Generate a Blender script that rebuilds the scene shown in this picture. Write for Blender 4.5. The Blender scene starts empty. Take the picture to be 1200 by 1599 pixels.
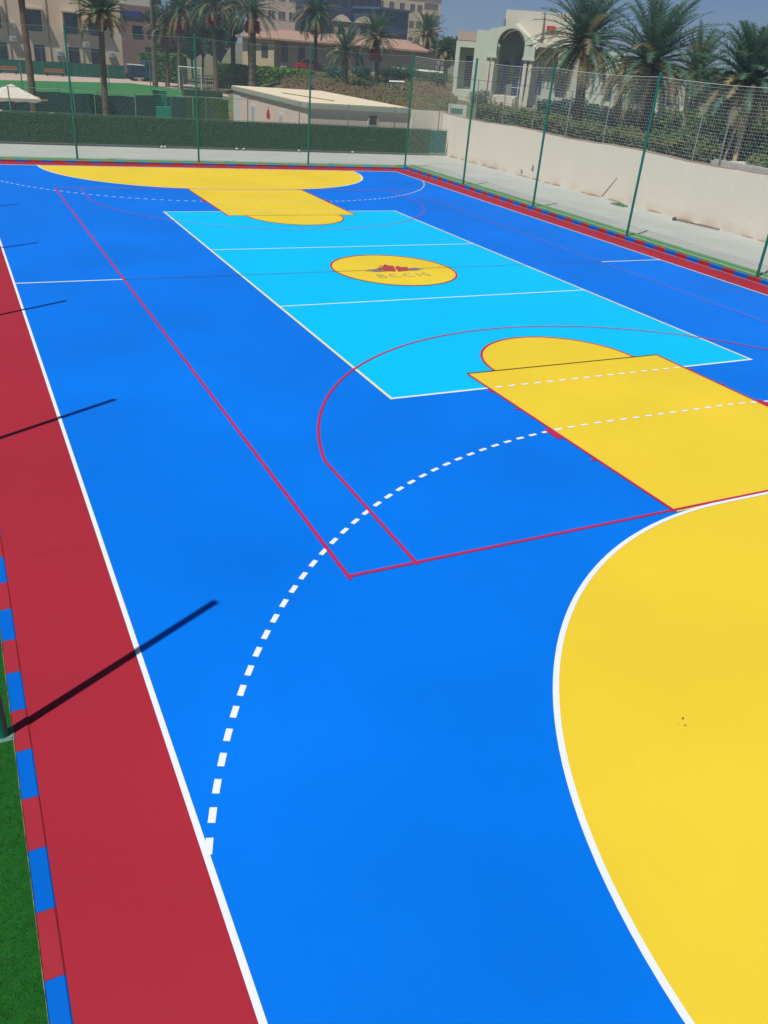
import bpy, math, random
import numpy as np
from mathutils import Vector, Matrix
R = math.radians
random.seed(7)
scene = bpy.context.scene
# ------------------------------------------------------------------ camera
F, CX, CY, CZ, YAW, PIT, ROL = 1280.158, -10.948, -21.168, 5.364, .490, .509, .084
_c, _s = math.cos(YAW), math.sin(YAW)
FW = Vector((_s*math.cos(PIT), _c*math.cos(PIT), -math.sin(PIT)))
_r = Vector((_c, -_s, 0)); _u = _r.cross(FW)
RT = math.cos(ROL)*_r + math.sin(ROL)*_u
UP = -math.sin(ROL)*_r + math.cos(ROL)*_u
CAM = Vector((CX, CY, CZ))
cd = bpy.data.cameras.new('camera'); cam = bpy.data.objects.new('camera', cd)
scene.collection.objects.link(cam); scene.camera = cam
cam.matrix_world = Matrix(((RT.x, UP.x, -FW.x, CX), (RT.y, UP.y, -FW.y, CY), (RT.z, UP.z, -FW.z, CZ), (0, 0, 0, 1)))
cd.sensor_fit = 'HORIZONTAL'; cd.sensor_width = 36; cd.lens = F/1200*36; cd.clip_end = 4000; cd.clip_start = .1
# ------------------------------------------------------------------ sky, sun, exposure
SUN_EL = R(64.8); sx, sy = -.862, -.507
w = bpy.data.worlds.new('World'); scene.world = w; w.use_nodes = True
nt = w.node_tree; bg = nt.nodes['Background']
sky = nt.nodes.new('ShaderNodeTexSky'); sky.sky_type = 'NISHITA'; sky.sun_disc = False
sky.sun_elevation = SUN_EL; sky.sun_rotation = math.atan2(sx, sy) % (2*math.pi)
sky.air_density = .5; sky.dust_density = .25; sky.ozone_density = 8.0
nt.links.new(sky.outputs[0], bg.inputs[0]); bg.inputs[1].default_value = .065
sd = bpy.data.lights.new('sun', 'SUN'); sun = bpy.data.objects.new('sun', sd); scene.collection.objects.link(sun)
sd.energy = 4.4; sd.angle = R(.5); sd.color = (1, .965, .91)
sdir = Vector((sx*math.cos(SUN_EL), sy*math.cos(SUN_EL), math.sin(SUN_EL)))
sun.rotation_euler = sdir.to_track_quat('Z', 'Y').to_euler()
vs = scene.view_settings; vs.view_transform = 'Standard'; vs.look = 'None'; vs.exposure = 0.0; vs.gamma = 1
# ------------------------------------------------------------------ helpers
def ray(u, v): return FW + (u-600)/F*RT - (v-799.5)/F*UP
def at(u, v, D):
    d = ray(u, v); return CAM + d*(D/math.hypot(d.x, d.y))
def onY(u, v, Y):
    d = ray(u, v); return CAM + d*((Y-CY)/d.y)
COL = scene.collection
class MB:
    def __init__(s): s.v = []; s.f = []; s.m = []
    def add(s, vs, fs, m=0):
        b = len(s.v); s.v += [tuple(p) for p in vs]; s.f += [tuple(b+i for i in f) for f in fs]; s.m += [m]*len(fs); return s
    def box(s, a, b, m=0):
        x0, y0, z0 = a; x1, y1, z1 = b
        return s.add([(x0,y0,z0),(x1,y0,z0),(x1,y1,z0),(x0,y1,z0),(x0,y0,z1),(x1,y0,z1),(x1,y1,z1),(x0,y1,z1)],
                     [(0,3,2,1),(4,5,6,7),(0,1,5,4),(1,2,6,5),(2,3,7,6),(3,0,4,7)], m)
    def bar(s, p, q, w, m=0, n=4, w2=None, cap=True):
        p = Vector(p); q = Vector(q); d = (q-p).normalized()
        a = d.orthogonal().normalized() if abs(d.z) < .999 else Vector((1, 0, 0)); b = d.cross(a)
        w2 = w if w2 is None else w2; V = []
        off = math.pi/n if n == 4 else 0
        for c, r in ((p, w/2), (q, w2/2)):
            for i in range(n):
                t = 2*math.pi*i/n+off; V.append(c+a*math.cos(t)*r+b*math.sin(t)*r)
        Fs = [(i, (i+1) % n, n+(i+1) % n, n+i) for i in range(n)]
        if cap: Fs += [tuple(range(n))[::-1], tuple(range(n, 2*n))]
        return s.add(V, Fs, m)
    def tube(s, pts, rad, n=10, m=0, cap=True):
        pts = [Vector(p) for p in pts]; k = len(pts); rad = rad if isinstance(rad, (list, tuple)) else [rad]*k
        V = []
        for i, p in enumerate(pts):
            d = (pts[min(i+1, k-1)]-pts[max(i-1, 0)]).normalized()
            ref = Vector((1, 0, 0)) if abs(d.x) < .9 else Vector((0, 1, 0))
            a = (ref-d*ref.dot(d)).normalized(); b = d.cross(a)
            for j in range(n):
                t = 2*math.pi*j/n; V.append(p+(a*math.cos(t)+b*math.sin(t))*rad[i])
        Fs = [(i*n+j, i*n+(j+1) % n, (i+1)*n+(j+1) % n, (i+1)*n+j) for i in range(k-1) for j in range(n)]
        if cap: Fs += [tuple(range(n))[::-1], tuple(range((k-1)*n, k*n))]
        return s.add(V, Fs, m)
    def prism(s, poly, y0, y1, m=0):        # polygon in xz pushed along y
        n = len(poly); V = [(x, y0, z) for x, z in poly]+[(x, y1, z) for x, z in poly]
        return s.add(V, [tuple(range(n)), tuple(range(n, 2*n))[::-1]]+[(i, n+i, n+(i+1) % n, (i+1) % n) for i in range(n)], m)
    def poly(s, pts, z, m=0): return s.add([(x, y, z) for x, y in pts], [tuple(range(len(pts)))], m)
    def build(s, name, mats, parent=None, smooth=False, bevel=0, fix=False):
        me = bpy.data.meshes.new(name); me.from_pydata(s.v, [], s.f)
        mats = mats if isinstance(mats, (list, tuple)) else [mats]
        for m in mats: me.materials.append(m)
        if len(mats) > 1: me.polygons.foreach_set('material_index', s.m)
        if smooth: me.polygons.foreach_set('use_smooth', [True]*len(s.f))
        if fix:
            import bmesh
            bm = bmesh.new(); bm.from_mesh(me); bmesh.ops.recalc_face_normals(bm, faces=bm.faces); bm.to_mesh(me); bm.free()
        me.update(); o = bpy.data.objects.new(name, me); COL.objects.link(o)
        if parent: o.parent = parent
        if bevel:
            b = o.modifiers.new('bevel', 'BEVEL'); b.width = bevel; b.segments = 2; b.limit_method = 'ANGLE'
        return o
def tag(o, label=None, cat=None, group=None, kind=None):
    for k, x in (('label', label), ('category', cat), ('group', group), ('kind', kind)):
        if x: o[k] = x
    return o
def thing(name, label, cat, loc=(0, 0, 0), rz=0, group=None):
    o = bpy.data.objects.new(name, None); COL.objects.link(o); o.location = loc; o.rotation_euler.z = rz; o.empty_display_size = .3
    return tag(o, label, cat, group)
def struct(o): o['kind'] = 'structure'; return o
def copy_tree(o, parent=None, mesh=True):
    c = o.copy(); COL.objects.link(c); c.parent = parent
    for ch in o.children: copy_tree(ch, c)
    return c
_M = {}
def mat(name, c, c2=None, rough=.8, scale=3.0, detail=4, bump=0, bscale=40, metal=0, spec=.3, contrast=.5, stretch=None, sub=None):
    if name in _M: return _M[name]
    m = bpy.data.materials.new(name); m.use_nodes = True; n = m.node_tree; b = n.nodes['Principled BSDF']; _M[name] = m
    b.inputs['Roughness'].default_value = rough; b.inputs['Metallic'].default_value = metal; b.inputs['Specular IOR Level'].default_value = spec
    tc = n.nodes.new('ShaderNodeTexCoord'); mp = n.nodes.new('ShaderNodeMapping'); n.links.new(tc.outputs['Object'], mp.inputs[0])
    if stretch: mp.inputs['Scale'].default_value = stretch
    if c2 is None: c2 = tuple(x*.85 for x in c)
    ns = n.nodes.new('ShaderNodeTexNoise'); ns.inputs['Scale'].default_value = scale; ns.inputs['Detail'].default_value = detail; n.links.new(mp.outputs[0], ns.inputs[0])
    cr = n.nodes.new('ShaderNodeValToRGB'); cr.color_ramp.elements[0].position = .5-contrast/2; cr.color_ramp.elements[1].position = .5+contrast/2
    cr.color_ramp.elements[0].color = (*c2, 1); cr.color_ramp.elements[1].color = (*c, 1)
    n.links.new(ns.outputs[0], cr.inputs[0]); n.links.new(cr.outputs[0], b.inputs['Base Color'])
    if bump:
        n2 = n.nodes.new('ShaderNodeTexNoise'); n2.inputs['Scale'].default_value = bscale; n2.inputs['Detail'].default_value = 5; n.links.new(mp.outputs[0], n2.inputs[0])
        bp = n.nodes.new('ShaderNodeBump'); bp.inputs['Strength'].default_value = bump; bp.inputs['Distance'].default_value = .02
        n.links.new(n2.outputs[0], bp.inputs['Height']); n.links.new(bp.outputs[0], b.inputs['Normal'])
    return m
def paint(name, c, var=.06, rough=.55, spec=.07):
    """Acrylic court paint: broad roller mottling, fine dusty specks, grain bump."""
    m = bpy.data.materials.new(name); m.use_nodes = True; n = m.node_tree; b = n.nodes['Principled BSDF']
    b.inputs['Specular IOR Level'].default_value = spec
    tc = n.nodes.new('ShaderNodeTexCoord')
    def noise(s, d=4):
        x = n.nodes.new('ShaderNodeTexNoise'); x.inputs['Scale'].default_value = s; x.inputs['Detail'].default_value = d; n.links.new(tc.outputs['Object'], x.inputs[0]); return x
    a = noise(.35, 5); f = noise(60, 3)
    r = n.nodes.new('ShaderNodeValToRGB'); r.color_ramp.elements[0].position = .3; r.color_ramp.elements[1].position = .7
    r.color_ramp.elements[0].color = (*[x*(1-var) for x in c], 1); r.color_ramp.elements[1].color = (*[min(1, x*(1+var)) for x in c], 1)
    n.links.new(a.outputs[0], r.inputs[0])
    d = n.nodes.new('ShaderNodeValToRGB'); d.color_ramp.elements[0].position = .62; d.color_ramp.elements[1].position = .85
    d.color_ramp.elements[0].color = (0, 0, 0, 1); d.color_ramp.elements[1].color = (.35, .35, .35, 1)
    dn = noise(2.3, 8); n.links.new(dn.outputs[0], d.inputs[0])
    mx = n.nodes.new('ShaderNodeMix'); mx.data_type = 'RGBA'; n.links.new(d.outputs[0], mx.inputs[0]); n.links.new(r.outputs[0], mx.inputs[6])
    mx.inputs[7].default_value = (c[0]*.84, c[1]*.84+.02, c[2]*.84+.02, 1); n.links.new(mx.outputs[2], b.inputs['Base Color'])
    rr = n.nodes.new('ShaderNodeMapRange'); rr.inputs[3].default_value = rough-.06; rr.inputs[4].default_value = rough+.1; n.links.new(a.outputs[0], rr.inputs[0]); n.links.new(rr.outputs[0], b.inputs['Roughness'])
    bp = n.nodes.new('ShaderNodeBump'); bp.inputs['Strength'].default_value = .12; bp.inputs['Distance'].default_value = .004
    n.links.new(f.outputs[0], bp.inputs['Height']); n.links.new(bp.outputs[0], b.inputs['Normal'])
    return m
# materials ---------------------------------------------------------
P_BLUE = paint('court blue', (.0, .158, .70), .09)
P_CYAN = paint('court cyan', (.0, .47, .84), .03)
P_YEL = paint('court yellow', (.73, .535, .035), .05)
P_RED = paint('court red', (.34, .022, .038), .07, rough=.5)
P_WHITE = paint('line white', (.70, .75, .78), .03, rough=.5)
P_CREAM = paint('line cream', (.72, .66, .36), .03, rough=.5)
P_CRIM = paint('line crimson', (.45, .02, .09), .05, rough=.5)
P_DARK = paint('line dark', (.10, .035, .03), .05, rough=.5)
P_KBLUE = paint('kerb blue', (.0, .12, .55), .08, rough=.5)
P_KRED = paint('kerb red', (.34, .026, .042), .1, rough=.5)
P_LEAF = paint('emblem red', (.38, .06, .07), .1); P_TXT = paint('emblem grey', (.30, .28, .32), .1)
M_CONC = mat('concrete', (.43, .455, .41), (.36, .38, .35), .9, .5, 10, .5, 12, contrast=.6)
M_WALL = mat('wall render', (.82, .75, .62), (.77, .70, .575), .9, .8, 9, .45, 9, contrast=.8, stretch=(1, 1, .35))
def foot_stain(m, col, top=.55):
    n = m.node_tree; b = n.nodes['Principled BSDF']; src = b.inputs['Base Color'].links[0].from_socket
    tc = n.nodes.new('ShaderNodeTexCoord'); sp_ = n.nodes.new('ShaderNodeSeparateXYZ'); n.links.new(tc.outputs['Object'], sp_.inputs[0])
    mr = n.nodes.new('ShaderNodeMapRange'); mr.inputs[1].default_value = top; mr.inputs[2].default_value = 0; n.links.new(sp_.outputs[2], mr.inputs[0])
    ns = n.nodes.new('ShaderNodeTexNoise'); ns.inputs['Scale'].default_value = 1.1; ns.inputs['Detail'].default_value = 7; n.links.new(tc.outputs['Object'], ns.inputs[0])
    r = n.nodes.new('ShaderNodeMapRange'); r.inputs[1].default_value = .42; r.inputs[2].default_value = .68; n.links.new(ns.outputs[0], r.inputs[0])
    mu = n.nodes.new('ShaderNodeMath'); mu.operation = 'MULTIPLY'; n.links.new(mr.outputs[0], mu.inputs[0]); n.links.new(r.outputs[0], mu.inputs[1])
    mx = n.nodes.new('ShaderNodeMix'); mx.data_type = 'RGBA'; n.links.new(mu.outputs[0], mx.inputs[0]); n.links.new(src, mx.inputs[6]); mx.inputs[7].default_value = (*col, 1)
    n.links.new(mx.outputs[2], b.inputs['Base Color'])
foot_stain(M_WALL, (.66, .52, .38), .45)
M_GROUND = mat('ground', (.105, .12, .045), (.17, .14, .075), 1, .25, 8, .6, 3, contrast=.35)
M_TURF = mat('turf', (.008, .14, .010), (.005, .09, .006), .9, 18, 6, .8, 180, contrast=.5)
M_TURF2 = mat('turf light', (.10, .30, .10), (.06, .22, .07), .9, 9, 6, .6, 150)
M_BLADE = mat('blade', (.007, .085, .006), (.02, .12, .012), .7, 8, 3)
M_FIELD = mat('field', (.03, .20, .05), (.025, .15, .04), .95, .25, 6)
M_PATH = mat('path', (.52, .40, .33), (.44, .33, .27), .9, 1.2, 6)
M_POLE = mat('green pole', (.0, .19, .125), (.0, .16, .105), .45, 2, 3, spec=.5)
M_NET = mat('net cord', (.66, .68, .58), None, .7)
M_NET2 = mat('far net cord', (.24, .38, .30), None, .8)
M_WIRE = mat('wire', (.28, .33, .29), None, .5, metal=.3)
M_GPOST = mat('grey green post', (.13, .25, .19), None, .6)
M_GREY = mat('grey steel', (.25, .27, .26), None, .6)
M_HEDGEF = mat('leaf screen', (.11, .205, .13), (.06, .125, .082), .9, 3.2, 8, 1, 30, stretch=(3, 1, .6))
M_LEAFF = mat('leaf screen leaf', (.13, .25, .14), (.06, .14, .085), .8, 6, 4)
M_NETD = mat('dark shade net', (.016, .055, .060), (.03, .10, .08), .95, .35, 4, .3, 20, stretch=(1, 1, .2))
M_NETO = mat('olive shade net', (.06, .13, .06), (.04, .10, .05), .95, .6, 4, .3, 20, stretch=(1, 1, .2))
M_NETG = mat('green shade net', (.008, .15, .09), (.006, .11, .065), .95, .5, 4, .3, 20, stretch=(1, 1, .3))
M_ROOF = mat('flat roof', (.74, .64, .46), (.68, .58, .41), .9, .8, 8, .3, 8)
M_FASCIA = mat('fascia', (.40, .45, .37), (.34, .38, .31), .8, 1.2)
M_PINK = mat('pinkish render', (.76, .62, .51), (.70, .57, .47), .9, .8, 6, .2, 10)
M_BEIGE = mat('beige render', (.68, .55, .40), (.61, .49, .36), .9, .5, 8, .2, 6)
M_BROWNW = mat('brown render', (.30, .20, .16), (.26, .17, .135), .9, .5, 6)
M_GLASS = mat('blue glass', (.012, .035, .09), (.02, .05, .12), .15, 1.5, 2, spec=.6)
M_GLASSD = mat('dark glass', (.01, .014, .03), None, .2, 1.5, 2, spec=.5)
M_WHITE = mat('white paint', (.68, .68, .64), None, .7)
M_HOOD = mat('hood cream', (.62, .54, .42), None, .8)
M_AC = mat('ac unit', (.48, .52, .50), (.38, .42, .41), .6, 6)
M_TILE = mat('terracotta roof', (.40, .26, .19), (.33, .21, .155), .9, 3, 5, .4, 12)
M_HWALL = mat('grey mauve render', (.48, .40, .35), (.43, .36, .31), .9, .6, 5)
M_NAVY = mat('navy facade', (.045, .05, .10), (.035, .04, .08), .7, .6, 4)
M_STEELB = mat('blue facade', (.055, .10, .18), (.04, .08, .15), .6, .6, 4)
M_APT = mat('apartment render', (.74, .60, .40), (.68, .55, .37), .9, .4, 5)
M_VILLA = mat('villa render', (.62, .67, .54), (.57, .62, .50), .9, .4, 6, .2, 6)
M_VILLA2 = mat('villa cream', (.68, .64, .52), (.63, .59, .48), .9, .4, 6)
M_VPINK = mat('villa pink', (.58, .44, .35), None, .9)
M_REDP = mat('red panel', (.55, .03, .035), None, .6)
M_TRUNK = mat('palm trunk', (.20, .145, .10), (.11, .08, .055), .95, 5, 6, 1, 14, stretch=(1, 1, 3))
M_TRUNKD = mat('dark trunk', (.075, .055, .05), (.04, .03, .03), .95, 5, 6, 1, 14, stretch=(1, 1, 3))
M_FROND = mat('frond', (0.123, 0.227, 0.126), (0.066, 0.160, 0.119), .55, .8, 4, spec=.4)
M_FROND2 = mat('old frond', (0.384, 0.317, 0.165), (0.232, 0.220, 0.117), .7, .8, 4, spec=.3)
M_FRONDG = mat('garden frond', (0.101, 0.198, 0.090), (0.060, 0.134, 0.072), .55, .8, 4, spec=.4)
M_BOOT = mat('leaf base', (.32, .11, .075), (.20, .08, .06), .9, 8, 5, .6, 20)
M_DATE = mat('dates', (.42, .018, .05), (.24, .012, .035), .6, 9, 3)
M_LG = mat('leaf green', (0.066, 0.169, 0.043), (0.038, 0.101, 0.034), .7, .7, 4)
M_LD = mat('leaf dark', (0.033, 0.108, 0.043), (0.024, 0.073, 0.039), .7, .7, 4)
M_LB = mat('leaf bright', (.21, .40, .03), (.12, .27, .02), .7, .7, 4)
M_LO = mat('leaf olive', (0.182, 0.188, 0.065), (0.119, 0.130, 0.049), .8, .7, 4)
M_LT = mat('leaf teal', (0.023, 0.126, 0.101), (0.019, 0.084, 0.076), .8, .7, 4)
M_BARK = mat('bark', (.10, .075, .055), None, .95, 5)
M_TIMBER = mat('timber', (.68, .60, .38), (.56, .48, .30), .9, 4, 4, stretch=(4, 4, .5))
M_WOOD = mat('orange timber', (.42, .17, .07), (.34, .14, .06), .8, 4, 4)
M_CANVAS = mat('canvas', (.66, .60, .50), (.60, .54, .45), .9, 1.5)
M_DECK = mat('deck', (.25, .12, .075), (.20, .09, .06), .9, 3)
M_DARKBLUE = mat('dark blue', (.01, .03, .08), None, .5)
M_BLACK = mat('black', (.015, .017, .02), None, .6)
M_STONE = mat('pale stone', (.62, .60, .54), (.5, .48, .43), .9, 5)
M_DIRT = mat('dirt stain', (.30, .22, .15), (.22, .16, .11), 1, 8, 6)
def leafy(*ms):
    for m in ms:
        n = m.node_tree; b = n.nodes['Principled BSDF']; o = [x for x in n.nodes if x.type == 'OUTPUT_MATERIAL'][0]
        t = n.nodes.new('ShaderNodeBsdfTranslucent'); mx = n.nodes.new('ShaderNodeMixShader'); mx.inputs[0].default_value = .35
        src = b.inputs['Base Color'].links[0].from_socket; n.links.new(src, t.inputs[0])
        n.links.new(b.outputs[0], mx.inputs[1]); n.links.new(t.outputs[0], mx.inputs[2]); n.links.new(mx.outputs[0], o.inputs[0])
leafy(M_FROND, M_FROND2, M_FRONDG, M_LG, M_LD, M_LB, M_LO, M_LT, M_LEAFF)
# ------------------------------------------------------------------ terrain
def S(t): t = max(0, min(1, t)); return t*t*(3-2*t)
def hgt(x, y):
    if y < 28 and x < 17.64: return -.03
    if y < 44.3 and x < 17.64: return -.03
    D = math.hypot(x-CX, y-CY); b = (x-CX)/max(1, y-CY)
    if x > 17.64 and y < 44.3: return 1.5
    h = 1.5*S((b-.29)/.09) + 1.6*S((D-85)/35)*S((b-.28)/.12)*S((.60-b)/.06)
    if y <= 0: h = 1.5
    return h-.03*(1-S(h))
xs = sorted(set([-900, -400, -200, -100, -60] + list(range(-40, 15, 4)) + [15, 17.6, 17.68, 18, 20] + list(range(22, 80, 3)) + list(range(80, 160, 10)) + [200, 300, 500, 900, 1500]))
ys = sorted(set([-300, -100, -50] + list(range(-30, 44, 6)) + [44.2, 44.4, 46] + list(range(48, 130, 3)) + list(range(130, 220, 10)) + [260, 400, 700, 1200, 2200]))
g = MB(); V = [(x, y, hgt(x, y)) for y in ys for x in xs]; n = len(xs)
g.add(V, [(j*n+i, j*n+i+1, (j+1)*n+i+1, (j+1)*n+i) for j in range(len(ys)-1) for i in range(n-1)])
struct(g.build('ground', M_GROUND))
def gz(x, y): return hgt(x, y)
s = MB(); s.poly([(-60, -45), (17.62, -45), (17.62, 29), (-60, 29)], -.014); struct(s.build('concrete_apron', M_CONC))
# ------------------------------------------------------------------ court
HX, HY = 10.0, 20.0; KX0, KX1, KY0 = -11.08, 11.04, 21.10
def sheet(name, polys, z, m, step=0):
    s = MB()
    for i, p in enumerate(polys): s.poly(p, z+step*i)
    return struct(s.build(name, m))
def rect(x0, y0, x1, y1): return [(x0, y0), (x1, y0), (x1, y1), (x0, y1)]
sheet('court', [rect(-HX, -HY, HX, HY)], 0, P_BLUE)
sheet('court_border', [rect(KX0, -KY0, -HX, KY0), rect(HX, -KY0, KX1, KY0), rect(-HX, HY, HX, KY0), rect(-HX, -KY0, HX, -HY)], 0, P_RED)
sheet('volleyball_court', [rect(-4.5, -9, 4.5, 9)], .0012, P_CYAN)
def arcpts(cx, cy, r, a0, a1, n=48): return [(cx+r*math.cos(R(a0+(a1-a0)*i/n)), cy+r*math.sin(R(a0+(a1-a0)*i/n))) for i in range(n+1)]
def goalarc(r, sg):       # from one end of the goal line round to the other
    p = arcpts(1.5, -HY, r, 0, 90)+arcpts(-1.5, -HY, r, 90, 180)
    return [(x, -y) if sg > 0 else (x, y) for x, y in p]
sheet('goal_area_paint', [goalarc(6, -1), goalarc(6, 1)[::-1]], .0012, P_YEL)
keys = []
for sg in (-1, 1):
    keys.append(rect(-2.45, min(8.2*sg, 14*sg), 2.45, max(8.2*sg, 14*sg)))
    keys.append(arcpts(0, 8.2*sg, 1.8, 0 if sg < 0 else 180, 180 if sg < 0 else 360))
sheet('key_paint', keys, .0024, P_YEL, .0003)
sheet('centre_circle_paint', [arcpts(0, 0, 1.8, 0, 360)[:-1]], .0024, P_YEL)
class Lines:
    def __init__(s, z): s.b = MB(); s.z = z
    def seg(s, p, q, w=.05, ext=0):
        p = Vector((*p, 0)); q = Vector((*q, 0)); d = (q-p).normalized(); nn = Vector((-d.y, d.x, 0))*w/2; p = p-d*ext; q = q+d*ext
        s.b.poly([(a.x, a.y) for a in (p-nn, q-nn, q+nn, p+nn)], s.z); s.z += .00015
    def arc(s, pts, w=.05):
        pts = [Vector((*p, 0)) for p in pts]; V = []; k = len(pts)
        for i, p in enumerate(pts):
            d = (pts[min(i+1, k-1)]-pts[max(i-1, 0)]).normalized(); nn = Vector((-d.y, d.x, 0))*w/2
            V += [(p.x-nn.x, p.y-nn.y, s.z), (p.x+nn.x, p.y+nn.y, s.z)]
        s.b.add(V, [(2*i, 2*i+2, 2*i+3, 2*i+1) for i in range(k-1)]); s.z += .00015
    def dash(s, pts, w=.08, on=.16, per=.3, skip=None):
        acc = 0; cum = [0]
        P = [Vector((*p, 0)) for p in pts]
        for a, b in zip(P, P[1:]): cum.append(cum[-1]+(b-a).length)
        def pt(t):
            t = max(0, min(cum[-1]-1e-4, t)); i = max(j for j in range(len(cum)-1) if cum[j] <= t)
            return P[i].lerp(P[i+1], (t-cum[i])/max(1e-6, cum[i+1]-cum[i]))
        t = 0; z = s.z
        while t < cum[-1]:
            a = pt(t); b = pt(t+on); d = (b-a)
            if d.length > .03:
                d.normalize(); nn = Vector((-d.y, d.x, 0))*w/2
                s.b.poly([(c.x, c.y) for c in (a-nn, b-nn, b+nn, a+nn)], z)
            t += per
        s.z += .00015
    def done(s, name, m): return struct(s.b.build(name, m))
L = Lines(.0042)       # volleyball, cream
for x in (-4.5, 4.5): L.seg((x, -9), (x, 9), .06, .03)
L.done('volleyball_side_line', P_CREAM)
L = Lines(.0048)
for y in (-3, 3): L.seg((-4.5, y), (4.5, y), .05)
L.seg((-4.5, 9), (-2.45, 9), .05); L.seg((2.45, 9), (4.5, 9), .05); L.dash([(-2.45, 9), (2.45, 9)], .05, .16, .3)
L.seg((-4.5, -9), (-2.45, -9), .06); L.seg((2.45, -9), (4.5, -9), .06); L.dash([(-2.3, -9), (2.45, -9)], .06, .16, .3)
L.seg((-HX, 0), (-7.5, 0), .06); L.seg((7.5, 0), (HX, 0), .06)
L.done('volleyball_line', P_WHITE)
L = Lines(.0072)
for sg in (-1, 1):
    p9 = [(x, y) for x, y in goalarc(9, sg) if abs(x) < HX+.02]
    e = HY-math.sqrt(81-8.5**2); p9 = [(HX, e*sg)]+p9+[(-HX, e*sg)]
    L.dash(p9[::-1], .060, .152, .292)
    L.arc(goalarc(6, sg), .062)
for x in (-HX-.012, HX+.012): L.seg((x, -HY), (x, HY), .052)
for y in (-HY, HY): L.seg((-HX, y), (HX, y), .08)
L.done('handball_line', P_WHITE)
L = Lines(.0090)
L.seg((-7.5, -14), (-7.5, 14), .05, .025); L.seg((7.5, -14), (7.5, 14), .019, .027)
for y in (-13.95, 13.95): L.seg((-7.5, y), (7.5, y), .048)
for sg in (-1, 1):
    a = math.degrees(math.acos(6.6/6.75)); yb = 12.425*sg
    arc = arcpts(0, yb, 6.75, a, 180-a, 90) if sg < 0 else arcpts(0, yb, 6.75, -a, -180+a, 90)
    L.arc([(6.6, 14*sg)]+arc+[(-6.6, 14*sg)], .048 if sg < 0 else .027)
    for x in (-2.45, 2.45): L.seg((x, 14*sg), (x, 8.2*sg), .05)
    L.arc(arcpts(0, 8.2*sg, 1.8, 0, 180 if sg < 0 else -180), .05)
    for x in (-1, 1):
        for yy in (9.18, 10.07, 12.23): L.seg((2.47*x, yy*sg), (2.56*x, yy*sg), .05)
        L.seg((2.53*x, 10.98*sg), (2.53*x, 11.38*sg), .12)
L.arc(arcpts(0, 0, 1.8, 0, 360, 72), .05)
L.done('basketball_line', P_CRIM)
L = Lines(.0130)
for y in (-8.2, 8.2): L.seg((-2.45, y), (2.45, y), .028)
L.seg((-7.5, 0), (7.5, 0), .022)
L.done('centre_and_free_throw_line', P_DARK)
# emblem in the centre circle: split maple leaf, wings and letters
lf = MB()
left = [(-.06, -.26), (-.14, -.20), (-.46, -.16), (-.33, -.04), (-.60, .10), (-.36, .15), (-.42, .27), (-.24, .24), (-.16, .30), (-.30, .46), (-.12, .42), (-.02, .60), (.06, .44), (.17, .40), (.10, .12), (.02, -.02)]
right = [(.02, -.30), (.08, .02), (.20, .30), (.33, .34), (.30, .22), (.55, .20), (.48, .06), (.60, -.04), (.36, -.12), (.40, -.20), (.14, -.22)]
left = [(x, y) for x, y in left]; right = [(x, y) for x, y in right]; lf.poly(left[::-1], .0142); lf.poly(right[::-1], .0145)
struct(lf.build('emblem_leaf_paint', P_LEAF))
wg = MB()
for sg in (-1, 1):
    for k, (a, b, c) in enumerate(((.45, .85, .02), (.42, .95, -.09), (.40, .80, -.19))):
        wg.poly([(sg*a, c-.02), (sg*b, c+.0), (sg*(b-.1), c+.05), (sg*a, c+.03)][::sg], (.0155+.0004*k+.0002*(sg > 0)))
struct(wg.build('emblem_wing_paint', P_TXT))
def text(body, size, loc, m, name, rot=(0, 0, 0), sp=1.0, parent=None, ext=.002, off=0):
    c = bpy.data.curves.new(name, 'FONT'); c.body = body; c.size = size; c.align_x = 'CENTER'; c.align_y = 'CENTER'; c.space_character = sp; c.extrude = ext; c.offset = off
    t = bpy.data.objects.new(name, c); COL.objects.link(t); bpy.context.view_layer.update()
    me = bpy.data.meshes.new_from_object(t.evaluated_get(bpy.context.evaluated_depsgraph_get())); bpy.data.objects.remove(t)
    o = bpy.data.objects.new(name, me); COL.objects.link(o); me.materials.append(m); o.location = loc; o.rotation_euler = rot
    if parent: o.parent = parent
    return o
struct(text('BCCIS', .52, (-.03, -.70, .0135), P_TXT, 'emblem_letter_paint', sp=1.25, ext=.0005, off=-.012))
s = MB(); random.seed(9)
for (u, v, k) in ((1067, 1123, .05), (1070, 1134, .04), (1060, 1131, .02), (788, 966, .02), (726, 977, .02), (650, 975, .015), (330, 918, .012)):
    d = ray(u, v); p = CAM+d*(-CZ/d.z)
    for j in range(3): k2 = k*.4; s.poly([(p.x+random.gauss(0, k2*.5)+k2*.35*math.cos(i)*random.uniform(.3, 1), p.y+random.gauss(0, k*.1)+k*.3*math.sin(i)*random.uniform(.3, 1)) for i in range(6)], .0165+.0003*j)
struct(s.build('paint_scuff', mat('scuff', (.40, .30, .06), (.25, .2, .08), .9, 20)))
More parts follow.
